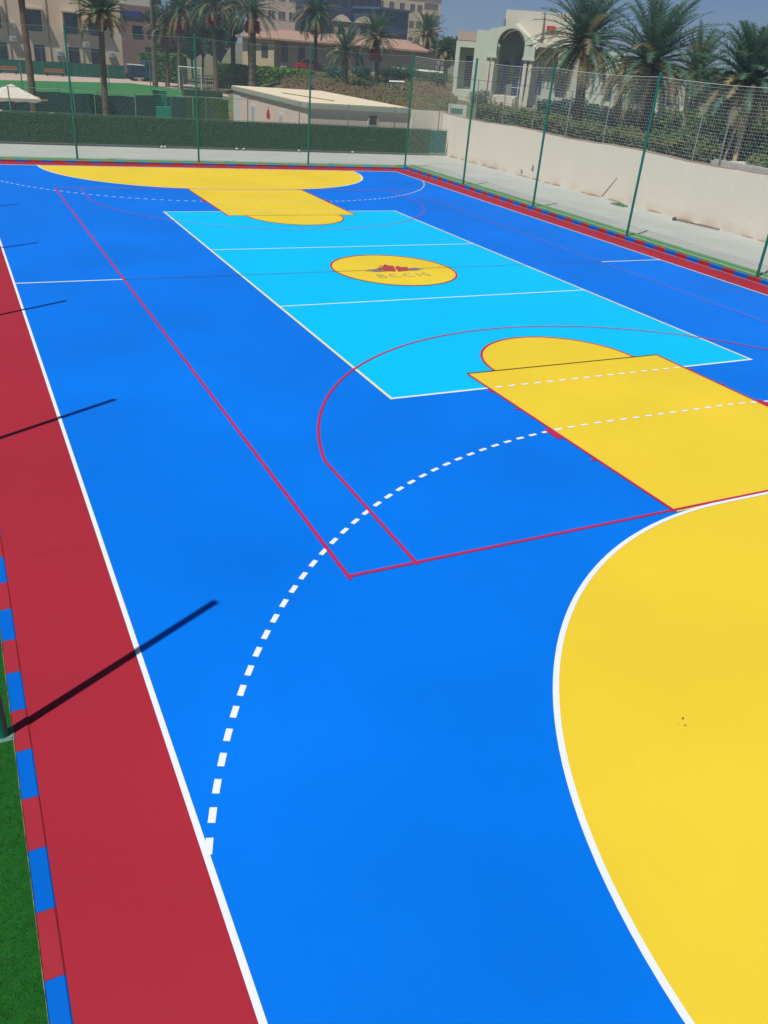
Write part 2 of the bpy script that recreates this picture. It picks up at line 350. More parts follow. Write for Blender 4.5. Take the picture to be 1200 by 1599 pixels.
# kerb: painted blocks
def kerb(name, a, b, side, phase, h=.08, wd=.135):
    """blocks from a to b; side = outward normal"""
    s = MB(); a = Vector((*a, 0)); b = Vector((*b, 0)); d = (b-a); Ln = d.length; d.normalize(); o = Vector((*side, 0))
    t = -phase % 1.062 - 1.062; 
    while t < Ln:
        for k, l in ((0, .545), (1, .517)):
            t0 = max(0, t); t1 = min(Ln, t+l-.004)
            if t1-t0 > .02:
                c = .012; prof = [(0, -.02), (0, h-c), (c, h), (wd-c, h), (wd, h-c), (wd, -.02)]
                P0 = [a+d*t0+o*x+Vector((0, 0, z)) for x, z in prof]; P1 = [a+d*t1+o*x+Vector((0, 0, z)) for x, z in prof]
                nn = len(prof); s.add(P0+P1, [(i, i+1, nn+i+1, nn+i) for i in range(nn-1)]+[tuple(range(nn)), tuple(range(nn, 2*nn))[::-1]], k)
            t += l
    s2 = s.build(name, [P_KBLUE, P_KRED], fix=True); return struct(s2)
kerb('kerb', (KX0, -KY0), (KX0, KY0), (-1, 0), -(KY0-17.06) % 1.062, .014)
kerb('kerb', (KX1, -KY0), (KX1, KY0), (1, 0), -(KY0-2.81) % 1.062, .13)
kerb('kerb', (KX0-.135, KY0), (KX1+.135, KY0), (0, 1), .3, .065)
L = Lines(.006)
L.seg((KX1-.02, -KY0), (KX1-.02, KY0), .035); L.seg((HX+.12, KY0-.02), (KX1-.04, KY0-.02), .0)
L.b = MB(); L.b.poly(rect(KX1-.035, -KY0, KX1-.003, KY0-.01), .006); L.done('kerb_sunlit_edge', paint('pale pink highlight', (.62, .36, .36), .08))  # painted highlight: pale strip for the sunlit inner edge of the right kerb
s = MB(); s.poly(rect(KX0-.139, -KY0, KX0-.1355, KY0), .016); struct(s.build('kerb_outer_joint', mat('sand joint', (.40, .33, .22), (.08, .10, .04), 1, 7, 5, contrast=.2)))
s = MB(); s.poly(rect(KX0+.03, -12.30, -10.09, -12.296), .002); struct(s.build('border_seam', paint('seam', (.31, .021, .036), .1)))
# turf strips around the kerb
TZ = .055
def turf(name, polys, m, z=TZ):
    s = MB()
    for p in polys:
        s.poly(p, z); n = len(p)
        for i in range(n):
            a, b = p[i], p[(i+1) % n]; s.add([(*a, z), (*b, z), (*b, -.013), (*a, -.013)], [(0, 3, 2, 1)])
    return tag(s.build(name, m), kind='structure')
turf('turf_strip', [rect(-12.6, -24, KX0-.137, 22.4)], M_TURF, .012)
turf('turf_strip', [rect(KX1+.14, -24, 11.52, 22.3), rect(-12.6, KY0+.14+.0, KX1+.13, 22.05)][:2], M_TURF2)
turf('turf_strip', [rect(11.545, -24, 12.32, 22.3)], M_TURF2)
s = MB(); s.poly(rect(11.515, -24, 11.55, 22.3), .030); struct(s.build('turf_seam', M_STONE))
rng = np.random.default_rng(3)
N = 90000
bx = rng.uniform(-12.4, KX0-.145, N); by = rng.uniform(-19, 2, N)**1.0; by = -19+(by+19)**1.0
hh = rng.uniform(.006, .022, N); an = rng.uniform(0, 6.28, N); ln = rng.uniform(0, .012, N); an2 = rng.uniform(0, 6.28, N)
V = np.zeros((N, 3, 3)); wd = .0035
V[:, 0] = np.stack([bx-np.cos(an)*wd, by-np.sin(an)*wd, np.full(N, .010)], 1)
V[:, 1] = np.stack([bx+np.cos(an)*wd, by+np.sin(an)*wd, np.full(N, .010)], 1)
V[:, 2] = np.stack([bx+np.cos(an2)*ln, by+np.sin(an2)*ln, hh+.012], 1)
me = bpy.data.meshes.new('grass_blades'); me.from_pydata(V.reshape(-1, 3).tolist(), [], np.arange(N*3).reshape(-1, 3).tolist()); me.materials.append(M_BLADE)
o = bpy.data.objects.new('grass_blades', me); COL.objects.link(o); tag(o, 'short green artificial grass blades beside the red and blue kerb', 'grass', kind='stuff')
# ------------------------------------------------------------------ net poles and nets
PH = 5.38
def pole_proto():
    r = thing('net_pole', 'x', 'pole')
    s = MB(); s.tube([(0, 0, 0), (0, 0, PH)], .046, 14); s.build('post', M_POLE, r, smooth=False)
    s = MB(); s.tube([(0, 0, PH), (0, 0, PH+.03), (0, 0, PH+.05)], [.051, .051, .03], 14); s.build('cap', M_POLE, r)
    s = MB(); s.box((-.085, -.085, 0), (.085, .085, .014)); s.build('base_plate', M_GPOST, r)
    for k in range(4):
        a = R(45+90*k); s = MB(); s.tube([(.09*math.cos(a), .09*math.sin(a), .014), (.09*math.cos(a), .09*math.sin(a), .03)], .009, 6); s.build('bolt', M_GREY, r)
    return r
pp = pole_proto(); first = [True]
def pole(x, y, label, group):
    o = pp if first[0] else copy_tree(pp); first[0] = False
    o.location = (x, y, .008 if x < 0 and y < 20 else TZ-.004); tag(o, label, 'pole', group); return o
RX, FY, LX = 11.42, 21.72, -11.292
rpy = [15.45, 9.5, 3.38, -2.85]
rl = ['green net pole on the right side nearest the far corner pole', 'green net pole standing in front of the villa palm on the right side', 'tall green net pole beside the big bushy palm on the right', 'green net pole cut by the right edge of the photo']
for y, l in zip(rpy, rl): pole(RX, y, l, 'net poles along the right side')
for y in (-9.0, -15.2, -21.3): pass
fpx = [-5.6, .05, 5.77, 11.42]
fl = ['green net pole in front of the beige school building', 'green net pole in front of the white football goal', 'green net pole in front of the near corner of the flat roofed hut', 'green net pole at the far right corner of the court']
for x, l in zip(fpx, fl): pole(x, FY, l, 'net poles along the far end')
lpy = [-15.22, -9.1, -2.98, 3.1, 9.2]
ll = ['green net pole at the left edge nearest the camera, its foot on dark green turf', 'green net pole casting the second shadow bar on the red border', 'green net pole casting the third shadow bar on the left border', 'green net pole casting the fourth short shadow at the left', 'green net pole casting the farthest short shadow at the left']
for y, l in zip(lpy, ll): pole(LX, y, l, 'net poles along the left side')
def netpanel(a, b, s, ztop=PH-.03, z0=.12, cell=.1, w=.0037, sag=.07):
    a = Vector((*a, 0)); b = Vector((*b, 0)); Ln = (b-a).length; d = (b-a).normalized(); n = int(Ln/cell); m = int((ztop-z0)/cell)
    def zt(t, k):
        f = k/m; q = 4*(t/Ln)*(1-t/Ln); return z0+(ztop-z0)*f-sag*q*f
    for i in range(n+1):
        t = Ln*i/n; p = a+d*t; s.bar((p.x, p.y, z0), (p.x, p.y, zt(t, m)), w, cap=False)
    K = 6
    for k in range(m+1):
        ww = w if 0 < k < m else w*3.2
        for j in range(K):
            t0 = Ln*j/K; t1 = Ln*(j+1)/K; p = a+d*t0; q = a+d*t1
            s.bar((p.x, p.y, zt(t0, k)), (q.x, q.y, zt(t1, k)), ww*1.2, cap=False)
s = MB(); off = .06
ysq = [FY, 15.45, 9.5, 3.38, -2.85, -9.1]
for a, b in zip(ysq, ysq[1:]): netpanel((RX+off, a), (RX+off, b), s)
tag(s.build('safety_net', M_NET), 'pale square mesh sports net hung between the right side poles', 'net')
s = MB(); xq = [RX+.02, 5.77, .05, -5.6, -11.335]
for a, b in zip(xq, xq[1:]): netpanel((a, FY+off), (b, FY+off), s, w=.0026)
tag(s.build('safety_net', M_NET2), 'pale square mesh sports net hung between the far end poles', 'net')
# ------------------------------------------------------------------ boundary wall on the right
WX, WT = 17.52, 2.3
wl = thing('boundary_wall', 'long cream rendered wall along the right side of the court', 'wall')
s = MB()
k = 60; ywl = [28.75-(28.75+14)*i/k for i in range(k+1)]
for a, b in zip(ywl, ywl[1:]):
    za = WT+.04*math.sin(a*.7)+.012*math.sin(a*3.1); zb = WT+.04*math.sin(b*.7)+.012*math.sin(b*3.1)
    s.add([(WX, a, -.03), (WX, b, -.03), (WX, b, zb), (WX, a, za), (WX+.22, a, za), (WX+.22, b, zb), (WX+.22, b, -.03), (WX+.22, a, -.03)], [(0, 1, 2, 3), (3, 2, 5, 4), (4, 5, 6, 7)])
s.build('wall_face', M_WALL, wl)
s = MB()
for a, b in zip(ywl, ywl[1:]):
    za = WT+.04*math.sin(a*.7)+.012*math.sin(a*3.1); zb = WT+.04*math.sin(b*.7)+.012*math.sin(b*3.1)
    s.add([(WX+.02, a, za+.002), (WX+.02, b, zb+.002), (WX+.02, b, zb+.05), (WX+.02, a, za+.05), (WX+.24, a, za+.05), (WX+.24, b, zb+.05)], [(0, 1, 2, 3), (3, 2, 5, 4)])
s.build('coping', mat('coping', (.40, .30, .24), (.30, .23, .18), .95, 3, 6, .5, 15), wl)
# stains and rubble at the wall foot
s = MB()
def blob_xz(yc, zc, ry, rz, n=14, x=WX-.003):
    s.add([(x, yc+ry*math.cos(2*math.pi*i/n)*random.uniform(.7, 1.1), max(.0, zc+rz*math.sin(2*math.pi*i/n)*random.uniform(.6, 1.2))) for i in range(n)], [tuple(range(n))])
s.add([(WX-.004, 12.42, .04), (WX-.004, 12.30, .04), (WX-.004, 11.50, 1.0), (WX-.004, 11.54, 1.02)], [(0, 1, 2, 3)])
s.build('crack_stain', mat('crack', (.36, .24, .19), (.28, .19, .15), 1, 6), wl)
s = MB()
blob_xz(18.4, .5, .12, .18); blob_xz(19.4, .2, .1, .14); s.build('dirt_patch', mat('patch', (.30, .28, .23), (.22, .2, .17), 1, 6), wl)
# soil drift along the foot
s = MB(); yy = 27.5; 
while yy > -8:
    l = random.uniform(.3, 1.4)
    if random.random() < .72:
        w0 = random.uniform(.03, .12); h0 = random.uniform(.02, .07); n = 6; V = []
        for i in range(n+1):
            t = i/n; e = math.sin(math.pi*t)*random.uniform(.7, 1.1)
            V += [(WX-.001, yy-l*t, h0*e), (WX-.05-w0*e*2, yy-l*t, -.012)]
        s.add(V, [(2*i, 2*i+1, 2*i+3, 2*i+2) for i in range(n)])
    yy -= l+random.uniform(0, .5)
tag(s.build('soil_drift', M_DIRT), 'low drift of brown soil along the foot of the cream wall', 'soil', kind='stuff')
# back wall from hut to wall corner
tag((lambda s: (s.box((15.32, 28.8, -.03), (WX+.2, 29.0, 2.42)), s.build('corner_wall', M_WALL))[1])(MB()), 'short cream wall joining the flat roofed hut to the long wall', 'wall')
# chain link fence on top of the wall
wf = thing('wall_fence', 'wire fence with grey posts on top of the long cream wall', 'fence')
wy = [28.2, 25.2, 22.2, 19.2, 16.2, 13.2, 10.2, 7.2, 5.7, 2.9, .1, -2.9, -6]
for y in wy:
    s = MB(); s.tube([(WX+.13, y, WT), (WX+.13, y, 4.4)], .028, 8); s.build('post', M_GREY, wf)
s = MB(); s.tube([(WX+.13, 28.3, 4.4), (WX+.13, -6, 4.4)], .012, 6); s.tube([(WX+.13, 28.3, 3.4), (WX+.13, -6, 3.4)], .006, 6); s.build('top_wire', M_BLACK, wf)
s = MB()
def chain(a, b, z0, z1, s, cell=.16, w=.005):
    a = Vector((*a, 0)); b = Vector((*b, 0)); Ln = (b-a).length; d = (b-a)/Ln; H = z1-z0; t = -H
    while t < Ln:
        for sg in (0, 1):
            t0, t1 = (t, t+H) if sg == 0 else (t+H, t)
            za, zb = z0, z1; u0, u1 = t0, t1
            def clip(u, z, v, y):
                if u < 0: z = z+(y-z)*(0-u)/(v-u); u = 0
                if u > Ln: z = z+(y-z)*(Ln-u)/(v-u); u = Ln
                return u, z
            c0 = clip(u0, za, u1, zb); c1 = clip(u1, zb, u0, za)
            if abs(c0[0]-c1[0]) > .02:
                p = a+d*c0[0]; q = a+d*c1[0]; s.bar((p.x, p.y, c0[1]), (q.x, q.y, c1[1]), w, cap=False)
        t += cell
chain((WX+.15, 28.3), (WX+.15, -6), WT+.06, 4.38, s, .3, .0035); s.build('wire_mesh', M_WIRE, wf)
# ------------------------------------------------------------------ far boundary fence with leaf screen
FB = 27.8
ff = thing('boundary_fence', 'chain link fence with green leaf screen behind the far goal', 'fence')
fx = [-13.9+3.06*i for i in range(11)]
for x in fx:
    s = MB(); s.tube([(x, FB, -.02), (x, FB, 2.6)], .032, 8); s.build('post', M_GPOST, ff)
s = MB(); s.tube([(-14, FB, 2.58), (16.9, FB, 2.58)], .014, 6); s.tube([(-14, FB-.02, 1.5), (17.3, FB-.02, 1.5)], .012, 6); s.build('rail', M_GPOST, ff)
s = MB(); chain((-14, FB), (17.3, FB), 1.5, 2.58, s, .3, .003); s.build('wire_mesh', M_WIRE, ff)
def leafpanel(x0, x1, y, z0, z1, n, name, parent, mats, th=.05):
    s = MB(); s.box((x0, y-th, z0), (x1, y+th, z1)); N_ = n
    V = []; Fc = []; Mi = [0]*6
    for i in range(N_):
        x = random.uniform(x0, x1); z = z0+(z1-z0)*random.random(); yy = y-th-random.uniform(0, .03)
        a = random.uniform(0, 6.28); l = random.uniform(.03, .06); dx = math.cos(a)*l; dz = math.sin(a)*l
        s.add([(x-dz*.4, yy, z+dx*.4), (x+dx, yy-random.uniform(.0, .04), z+dz), (x+dz*.4, yy, z-dx*.4), (x-dx, yy-.01, z-dz)], [(0, 1, 2, 3)], 1)
    return s.build(name, mats, parent)
edges = [-14, -10.85, -7.78, -4.72, -1.66, 1.40, 4.46, 7.52, 10.58, 13.64, 16.1]
for i, (a, b) in enumerate(zip(edges, edges[1:])):
    hv = random.uniform(-.015, .015)
    leafpanel(a+.01, b-.01, FB-.10, .12 if i else .1, 1.47+hv, 3200, 'leaf_screen', ff, [M_HEDGEF, M_LEAFF])
s = MB(); s.box((16.12, FB-.13, .14), (17.3, FB-.10, 1.44)); s.build('shade_net', mat('teal net', (.03, .16, .13), (.02, .12, .11), .9, 2, 4, stretch=(3, 1, 1)), ff)
s = MB(); s.box((-14, FB-.09, -.02), (WX-.02, FB+.09, .10)); s.build('plinth', M_CONC, ff)
# small white stone blocks, not lamps, at the foot of the leaf screen
for i, (u, v, l) in enumerate(((253, 231, 'first of the small white blocks counting from the left'), (258, 233.5, 'small white block close beside the leftmost one'), (370, 233.5, 'small round white block third from the left'), (381, 233.5, 'small round white block left of the hut emblem'), (467, 236.5, 'small white block just left of the third net pole'), (551, 236, 'pale square block right of the third net pole'))):
    d = ray(u, v); p = CAM+d*(-CZ/d.z); p.y = FB-.32; p.x = CX+(p.x-CX)
    q = onY(u, v, FB-.32); r = thing('stone_block', l+' under the leaf screen', 'block', (q.x, FB-.32, -.014), 0, 'small white stone blocks along the leaf screen')
    s = MB(); s.box((-.11, -.08, 0), (.11, .08, .05)); s.build('base', M_GREY, r, bevel=.01); r.scale = (.6, .6, .6)
    s = MB(); s.tube([(0, 0, .05), (0, 0, .12), (0, 0, .2), (0, 0, .24)], [.09, .13, .12, .04], 10); s.build('block_top', M_STONE, r, smooth=True)
# ------------------------------------------------------------------ flat roofed hut
hut = thing('flat_roof_hut', 'low hut with tan flat roof and red emblem behind the leaf screen', 'building')
X0, X1, Y0, Y1, HZ = 8.5, 15.25, 29.0, 44.0, 2.22
s = MB(); s.box((X0, Y0, -.03), (X1, Y1, HZ)); s.build('wall', M_PINK, hut)
s = MB(); s.box((X0-.13, Y0-.13, HZ+.002), (X1+.13, Y1+.13, HZ+.26)); s.build('fascia', M_FASCIA, hut)
s = MB(); s.box((X0-.10, Y0-.10, HZ+.262), (X1+.10, Y1+.10, HZ+.30)); s.build('roof', M_ROOF, hut)
s = MB(); s.bar((11.2, 31.5, HZ+.33), (9.9, 37.5, HZ+.33), .05, n=6); s.build('roof_pipe', M_DIRT, hut)
s = MB(); s.box((X0-.03, 42.3, .1), (X0-.002, 44.02, 1.95)); s.build('white_panel', M_WHITE, hut)
for (ya, yb, za, zb) in ((38.9, 39.8, .0, 1.6), (33.2, 34.0, .75, 1.55)):
    s = MB(); s.box((X0-.04, ya, za), (X0-.003, yb, zb)); d = s.build('door' if za == 0 else 'window', M_WHITE, hut)
    s = MB(); s.box((X0-.05, ya+.12, za+.12), (X0-.042, yb-.12, zb-.12)); s.build('pane', mat('pale pane', (.5, .56, .58), None, .4), d)
s = MB(); s.box((12.42, Y0-.04, 1.42), (13.08, Y0-.003, 2.06)); wn = s.build('window', M_WHITE, hut)
s = MB(); s.box((12.50, Y0-.05, 1.50), (13.0, Y0-.042, 1.98)); s.build('pane', mat('brown pane', (.10, .075, .055), None, .6), wn)
# painted leaf/flame emblem on the hut's side
ex, ey, ez = X0-.006, 36.17, 1.0
pr = [(0, .78), (.10, .55), (.22, .50), (.20, .36), (.42, .30), (.30, .18), (.34, .04), (.12, .06), (.08, -.03), (-.08, -.03), (-.12, .06), (-.34, .04), (-.30, .18), (-.42, .30), (-.20, .36), (-.22, .50), (-.10, .55)]
s = MB(); s.add([(ex, ey+a*1.1, ez+b) for a, b in pr], [tuple(range(len(pr)))]); s.build('emblem', M_REDP, hut)
# ------------------------------------------------------------------ foliage helpers
def leaves(s, c, r, n, size=.12, shell=.55, m=2, rng_=random):
    for _ in range(n):
        while True:
            p = Vector((rng_.uniform(-1, 1), rng_.uniform(-1, 1), rng_.uniform(-1, 1)))
            if shell < p.length < 1: break
        q = Vector((c[0]+p.x*r[0], c[1]+p.y*r[1], c[2]+p.z*r[2]))
        a = Vector((rng_.gauss(0, 1), rng_.gauss(0, 1), rng_.gauss(0, 1))).normalized(); b = a.orthogonal().normalized(); l = size*rng_.uniform(.6, 1.4)
        s.add([q-a*l, q+b*l*.5, q+a*l, q-b*l*.5], [(0, 1, 2, 3)], rng_.randrange(m))
def bush(name, loc, r, mats, label, cat='shrub', group=None, n=900, size=.12, clumps=7, stem=True):
    t = thing(name, label, cat, loc, 0, group); s = MB()
    for k in range(clumps):
        a = random.uniform(0, 6.28); q = random.uniform(.2, .62)
        c = (math.cos(a)*r[0]*q, math.sin(a)*r[1]*q, r[2]*random.uniform(.55, 1.25)); f = random.uniform(.38, .62)
        leaves(s, c, (r[0]*f, r[1]*f, r[2]*f), n//clumps, size, .3, len(mats))
    s.build('foliage', mats, t)
    if stem:
        s = MB()
        for k in range(4): s.tube([(random.uniform(-.1, .1), random.uniform(-.1, .1), -.05), (random.uniform(-.4, .4)*r[0], random.uniform(-.4, .4)*r[1], r[2])], [.05, .02], 6)
        s.build('stem', M_BARK, t)
    return t
def hedge(name, a, b, z0, z1, th, mats, label, n, size=.12, rough=.15, group=None):
    t = thing(name, label, 'hedge', (0, 0, 0), 0, group); s = MB(); A = Vector(a); B = Vector(b); d = (B-A); nn = Vector((-d.y, d.x, 0)).normalized()
    zf = lambda f: z0[0]+(z0[1]-z0[0])*f; zg = lambda f: z1[0]+(z1[1]-z1[0])*f
    K = 12; V = []
    core = MB()
    for i in range(K+1):
        f = i/K; p = A+d*f
        for sgn, zz in ((-1, zf(f)), (-1, zg(f)-.15), (1, zg(f)-.15), (1, zf(f))): V.append((p.x+nn.x*sgn*th*.36, p.y+nn.y*sgn*th*.36, zz))
    core.add(V, [(4*i+j, 4*i+j+1, 4*i+j+5, 4*i+j+4) for i in range(K) for j in range(3)]+[(0, 1, 2, 3), (4*K, 4*K+1, 4*K+2, 4*K+3)]); core.build('branches', M_LD, t)
    for _ in range(n):
        f = random.random(); p = A+d*f; bump_ = rough*(math.sin(f*37)+math.sin(f*83+1)+math.sin(f*191+2))/3
        if random.random() < .35: z = zg(f)+bump_+random.uniform(-.12, .08); o_ = random.uniform(-th/2, th/2)
        else: z = zf(f)+(zg(f)+bump_-zf(f))*random.random(); o_ = random.choice((-1, -1, -1, 1))*th/2*random.uniform(.75, 1.15)
        q = Vector((p.x+nn.x*o_, p.y+nn.y*o_, z)); aa = Vector((random.gauss(0, 1), random.gauss(0, 1), random.gauss(0, 1))).normalized(); bb = aa.orthogonal().normalized(); l = size*random.uniform(.6, 1.4)
        s.add([q-aa*l, q+bb*l*.5, q+aa*l, q-bb*l*.5], [(0, 1, 2, 3)], random.randrange(len(mats)))
    s.build('foliage', mats, t); return t
def tree(name, loc, h, r, mats, label, group=None, n=3000, size=.2, clumps=12):
    t = thing(name, label, 'tree', loc, random.uniform(0, 6), group)
    s = MB(); s.tube([(0, 0, -.1), (.1, 0, h*.3), (.05, .1, h*.65)], [.2, .15, .08], 8)
    for k in range(6):
        a = k*1.05; s.tube([(.08, 0, h*.3+.1*k), (math.cos(a)*r*.55, math.sin(a)*r*.55, h*.62+.05*k)], [.08, .025], 6)
    s.build('trunk', M_BARK, t); s = MB()
    for k in range(clumps):
        a = random.uniform(0, 6.28); q = random.uniform(.1, .7); zz = h*random.uniform(.45, .88)
        f = random.uniform(.28, .5)*r; leaves(s, (math.cos(a)*r*q, math.sin(a)*r*q, zz), (f, f, f*.8), n//clumps, size, .35, len(mats))
    s.build('crown', mats, t); return t
# ------------------------------------------------------------------ palms
def frond(s, o, az, el, L_, droop, nl, ll, m, rnd):
    """one feather frond: curved rachis and two rows of leaflets"""
    p = Vector(o); pts = [p.copy()]; e = el; K = 9; tw = rnd.uniform(-.25, .25)
    for i in range(K):
        e -= droop/K*(.5+i/K); a = az+tw*i/K*.5
        p = p+Vector((math.cos(a)*math.cos(e), math.sin(a)*math.cos(e), math.sin(e)))*(L_/K); pts.append(p.copy())
    for i in range(K):
        s.bar(pts[i], pts[i+1], .06*(1-i/K)+.012, m, 3, .06*(1-(i+1)/K)+.01, False)
    for i in range(nl):
        t = .12+.88*(i+.5)/nl; f = t*K; j = min(K-1, int(f)); q = pts[j].lerp(pts[j+1], f-j); d = (pts[j+1]-pts[j]).normalized()
        side = d.cross(Vector((0, 0, 1)));
        if side.length < .1: side = Vector((math.sin(az), -math.cos(az), 0))
        side.normalize(); upn = side.cross(d); l = ll*(math.sin(math.pi*min(1, t*.85+.12))**.6)*rnd.uniform(.8, 1.1)
        for sg in (-1, 1):
            v = (d*rnd.uniform(.55, .8)+side*sg*.75+upn*rnd.uniform(.05, .45)-Vector((0, 0, rnd.uniform(0, .35)))).normalized()
            w_ = d*.036
            s.add([q-w_, q+w_, q+v*l], [(0, 1, 2)], m)
def palm_crown(seed, n, L_, el0, el1, d0, d1, nl=26, ll=.5, mats=(M_FROND, M_FROND2), name='crown', parent=None):
    rnd = random.Random(seed); s = MB()
    for i in range(n):
        f = i/(n-1); el = el0+(el1-el0)*f+rnd.uniform(-.12, .12); az = i*2.39996+rnd.uniform(-.2, .2)
        frond(s, (math.cos(az)*.12, math.sin(az)*.12, -.25*f), az, el, L_*rnd.uniform(.82, 1.08)*(1-.12*abs(f-.4)), d0+(d1-d0)*f+rnd.uniform(-.1, .15), nl, ll, 1 if rnd.random() < (f-.3)*1.3 else 0, rnd)
    return s.build(name, list(mats), parent)
_crown = {}
def palm(loc, h, label, kind='tall', scale=1, lean=(0, 0), tr=.2, dates=0, group=None, seed=0, wide=None):
    t = thing('palm_tree', label, 'palm tree', loc, 0, group); L_ = wide or 2.8
    s = MB(); K = 26; pts = []; rad = []
    for i in range(K+1):
        f = i/K; pts.append((lean[0]*f*f, lean[1]*f*f, -.15+(h-.1)*f)); rad.append(tr*(1.25-.45*f if f < .1 else 1.1-.25*f)*(1.0+.09*(i % 2)))
    s.tube(pts, rad, 10); s.build('trunk', M_TRUNK if kind != 'dark' else M_TRUNKD, t)
    top = Vector((lean[0], lean[1], h))
    key = (kind, round(L_, 1), seed % 3)
    if key not in _crown:
        if kind == 'tall': o = palm_crown(seed, 80, L_, 1.45, -.4, .9, 1.1, 28, .44, parent=None)
        elif kind == 'garden': o = palm_crown(seed, 72, L_, 1.5, -.2, .55, 1.4, 28, .44, mats=(M_FRONDG, M_FROND2))
        else: o = palm_crown(seed, 122, L_, 1.52, -.6, .7, 1.4, 36, .55)
        _crown[key] = o.data; o.parent = t
    else:
        o = bpy.data.objects.new('crown', _crown[key]); COL.objects.link(o); o.parent = t
    o.location = top; o.rotation_euler.z = seed*1.3; o.scale = (scale,)*3
    s = MB(); rnd = random.Random(seed)
    for i in range(34):
        a = i*2.4; z = -1.0+.75*i/34; s.bar((math.cos(a)*tr*.8, math.sin(a)*tr*.8, z), (math.cos(a)*(tr+.24), math.sin(a)*(tr+.24), z+.34), .17, n=3, w2=.06)
    o2 = s.build('leaf_bases', M_BOOT if kind != 'tall' else M_TRUNKD, t); o2.location = top
    for k in range(dates):
        a = seed+k*6.28/dates+.4; s = MB(); c = Vector((math.cos(a)*.5, math.sin(a)*.5, -1.6))
        s.tube([(math.cos(a)*.12, math.sin(a)*.12, -.1), (math.cos(a)*.4, math.sin(a)*.4, -.3), tuple(c)], [.03, .025, .02], 5)
        for j in range(150):
            p = Vector((max(-.4, min(.4, rnd.gauss(0, .2))), max(-.4, min(.4, rnd.gauss(0, .2))), max(-.6, min(.42, rnd.gauss(-.1, .28))))); q = c+p
            r_ = .065; s.add([q+Vector(v)*r_ for v in ((1, 0, 0), (-1, 0, 0), (0, 1, 0), (0, -1, 0), (0, 0, 1.3), (0, 0, -1.3))], [(0, 2, 4), (2, 1, 4), (1, 3, 4), (3, 0, 4), (2, 0, 5), (1, 2, 5), (3, 1, 5), (0, 3, 5)])
        d_ = s.build('date_cluster', M_DATE, t); d_.location = top
    return t
G1 = 'palms around the far sports field'; G2 = 'palms behind the cream wall'; G3 = 'garden palms before the far buildings'
def palm_uv(ub, vb, uc, vc, D, z0, label, **kw):
    b = at(ub, vb, D); c = at(uc, vc, D); kw.setdefault('seed', int(ub))
    return palm((b.x, b.y, z0), c.z-z0, label, lean=(c.x-b.x, c.y-b.y), **kw)
# left, just beyond the leaf screen
palm((-5.6, 40, 0), 11.5, 'grey palm trunk beside the white parasol at far left', lean=(.0, 0), tr=.19, seed=1, group=G1)
palm_uv(166, 181, 157, 18, 61.7, 0, 'palm in front of the beige school building, crown in view', tr=.19, seed=2, kind='garden', group=G1, wide=1.9)
palm_uv(243, 137, 236, -60, 111, 0, 'slim bare palm trunk right of the blue truck', tr=.25, seed=3, group=G1, wide=3.4)
palm_uv(262, 135, 262, 38, 112, .0, 'short palm with brown date bunch between two trunks', tr=.22, seed=4, dates=3, group=G1, wide=3)
palm_uv(282, 138, 281, 14, 108, .0, 'palm with large red date bunches left of the football goal', tr=.26, seed=5, dates=5, group=G1, wide=3.6)
palm_uv(338, 140, 332, 3, 106, .1, 'palm with one bright red date bunch right of the goal', tr=.26, seed=6, dates=4, group=G1, wide=3.6)
palm_uv(365, 134, 362, -6, 108, .5, 'dark trunked palm between two date palms', tr=.26, kind='dark', seed=7, group=G1, wide=3.4)
palm_uv(394, 133, 394, 12, 100, .7, 'thick trunked date palm at the hut roof corner', tr=.42, seed=8, dates=6, group=G1, wide=4.0)
palm_uv(493, 103, 493, 18, 112, 2.4, 'palm in front of the terracotta roofed house', kind='dark', tr=.2, seed=9, dates=3, group=G3, wide=3.4)
palm_uv(540, 105, 541, 78, 98, 1.8, 'low bushy palm with pale fronds before the house', kind='garden', tr=.25, seed=10, group=G3, wide=2.9)
palm_uv(590, 110, 588, 58, 102, 1.9, 'palm with purple date bunches right of the low bushy palm', kind='garden', tr=.25, seed=11, dates=5, group=G3, wide=2.9)
palm_uv(668, 92, 668, 52, 120, 2.6, 'palm below the yellow apartment block', kind='garden', tr=.3, seed=12, group=G3, wide=3.0)
palm_uv(697, 98, 697, 78, 112, 1.6, 'small drooping palm at the left corner of the villa', kind='garden', tr=.2, seed=13, group=G3, wide=1.7)
palm_uv(911, 135, 915, 62, 57, 1.5, 'palm with dark trunk in front of the villa right wing', kind='dark', tr=.28, seed=14, group=G2, wide=3.6)
palm_uv(1018, 160, 1020, 92, 50, 1.5, 'largest bushy palm rising behind the right net pole', kind='dark', tr=.36, seed=15, group=G2, wide=3.9)
palm_uv(1165, 200, 1172, 122, 44, 1.5, 'palm with red leaf bases at the right edge', kind='dark', tr=.34, seed=16, group=G2, wide=2.7)
palm_uv(1090, 150, 1090, 110, 66, 1.5, 'small faded palm between the two largest right palms', kind='garden', tr=.3, seed=17, group=G2, wide=3.0)
# timber props behind the wall
for i, (u0, v0, u1, v1, l) in enumerate(((969, 150, 973, 97, 'pale timber prop left of the right net pole'), (1074, 145, 1077, 118, 'short pale timber prop behind the net right of the pole'), (1155, 222, 1178, 132, 'long leaning pale timber prop at the right'), (1145, 210, 1163, 155, 'thin leaning pale timber prop beside the long one'))):
    D = 43 if i > 1 else 50
    a = at(u0, v0, D); b = at(u1, v1, D); d = (a-b).normalized(); a = a+d*max(0, (a.z-1.4)/max(.2, -d.z)) if d.z < -.1 else a
    s = MB(); s.tube([a, b], [.13, .10] if i != 3 else [.07, .05], 8); tag(s.build('timber_prop', M_TIMBER), l, 'prop', 'timber props behind the wall')
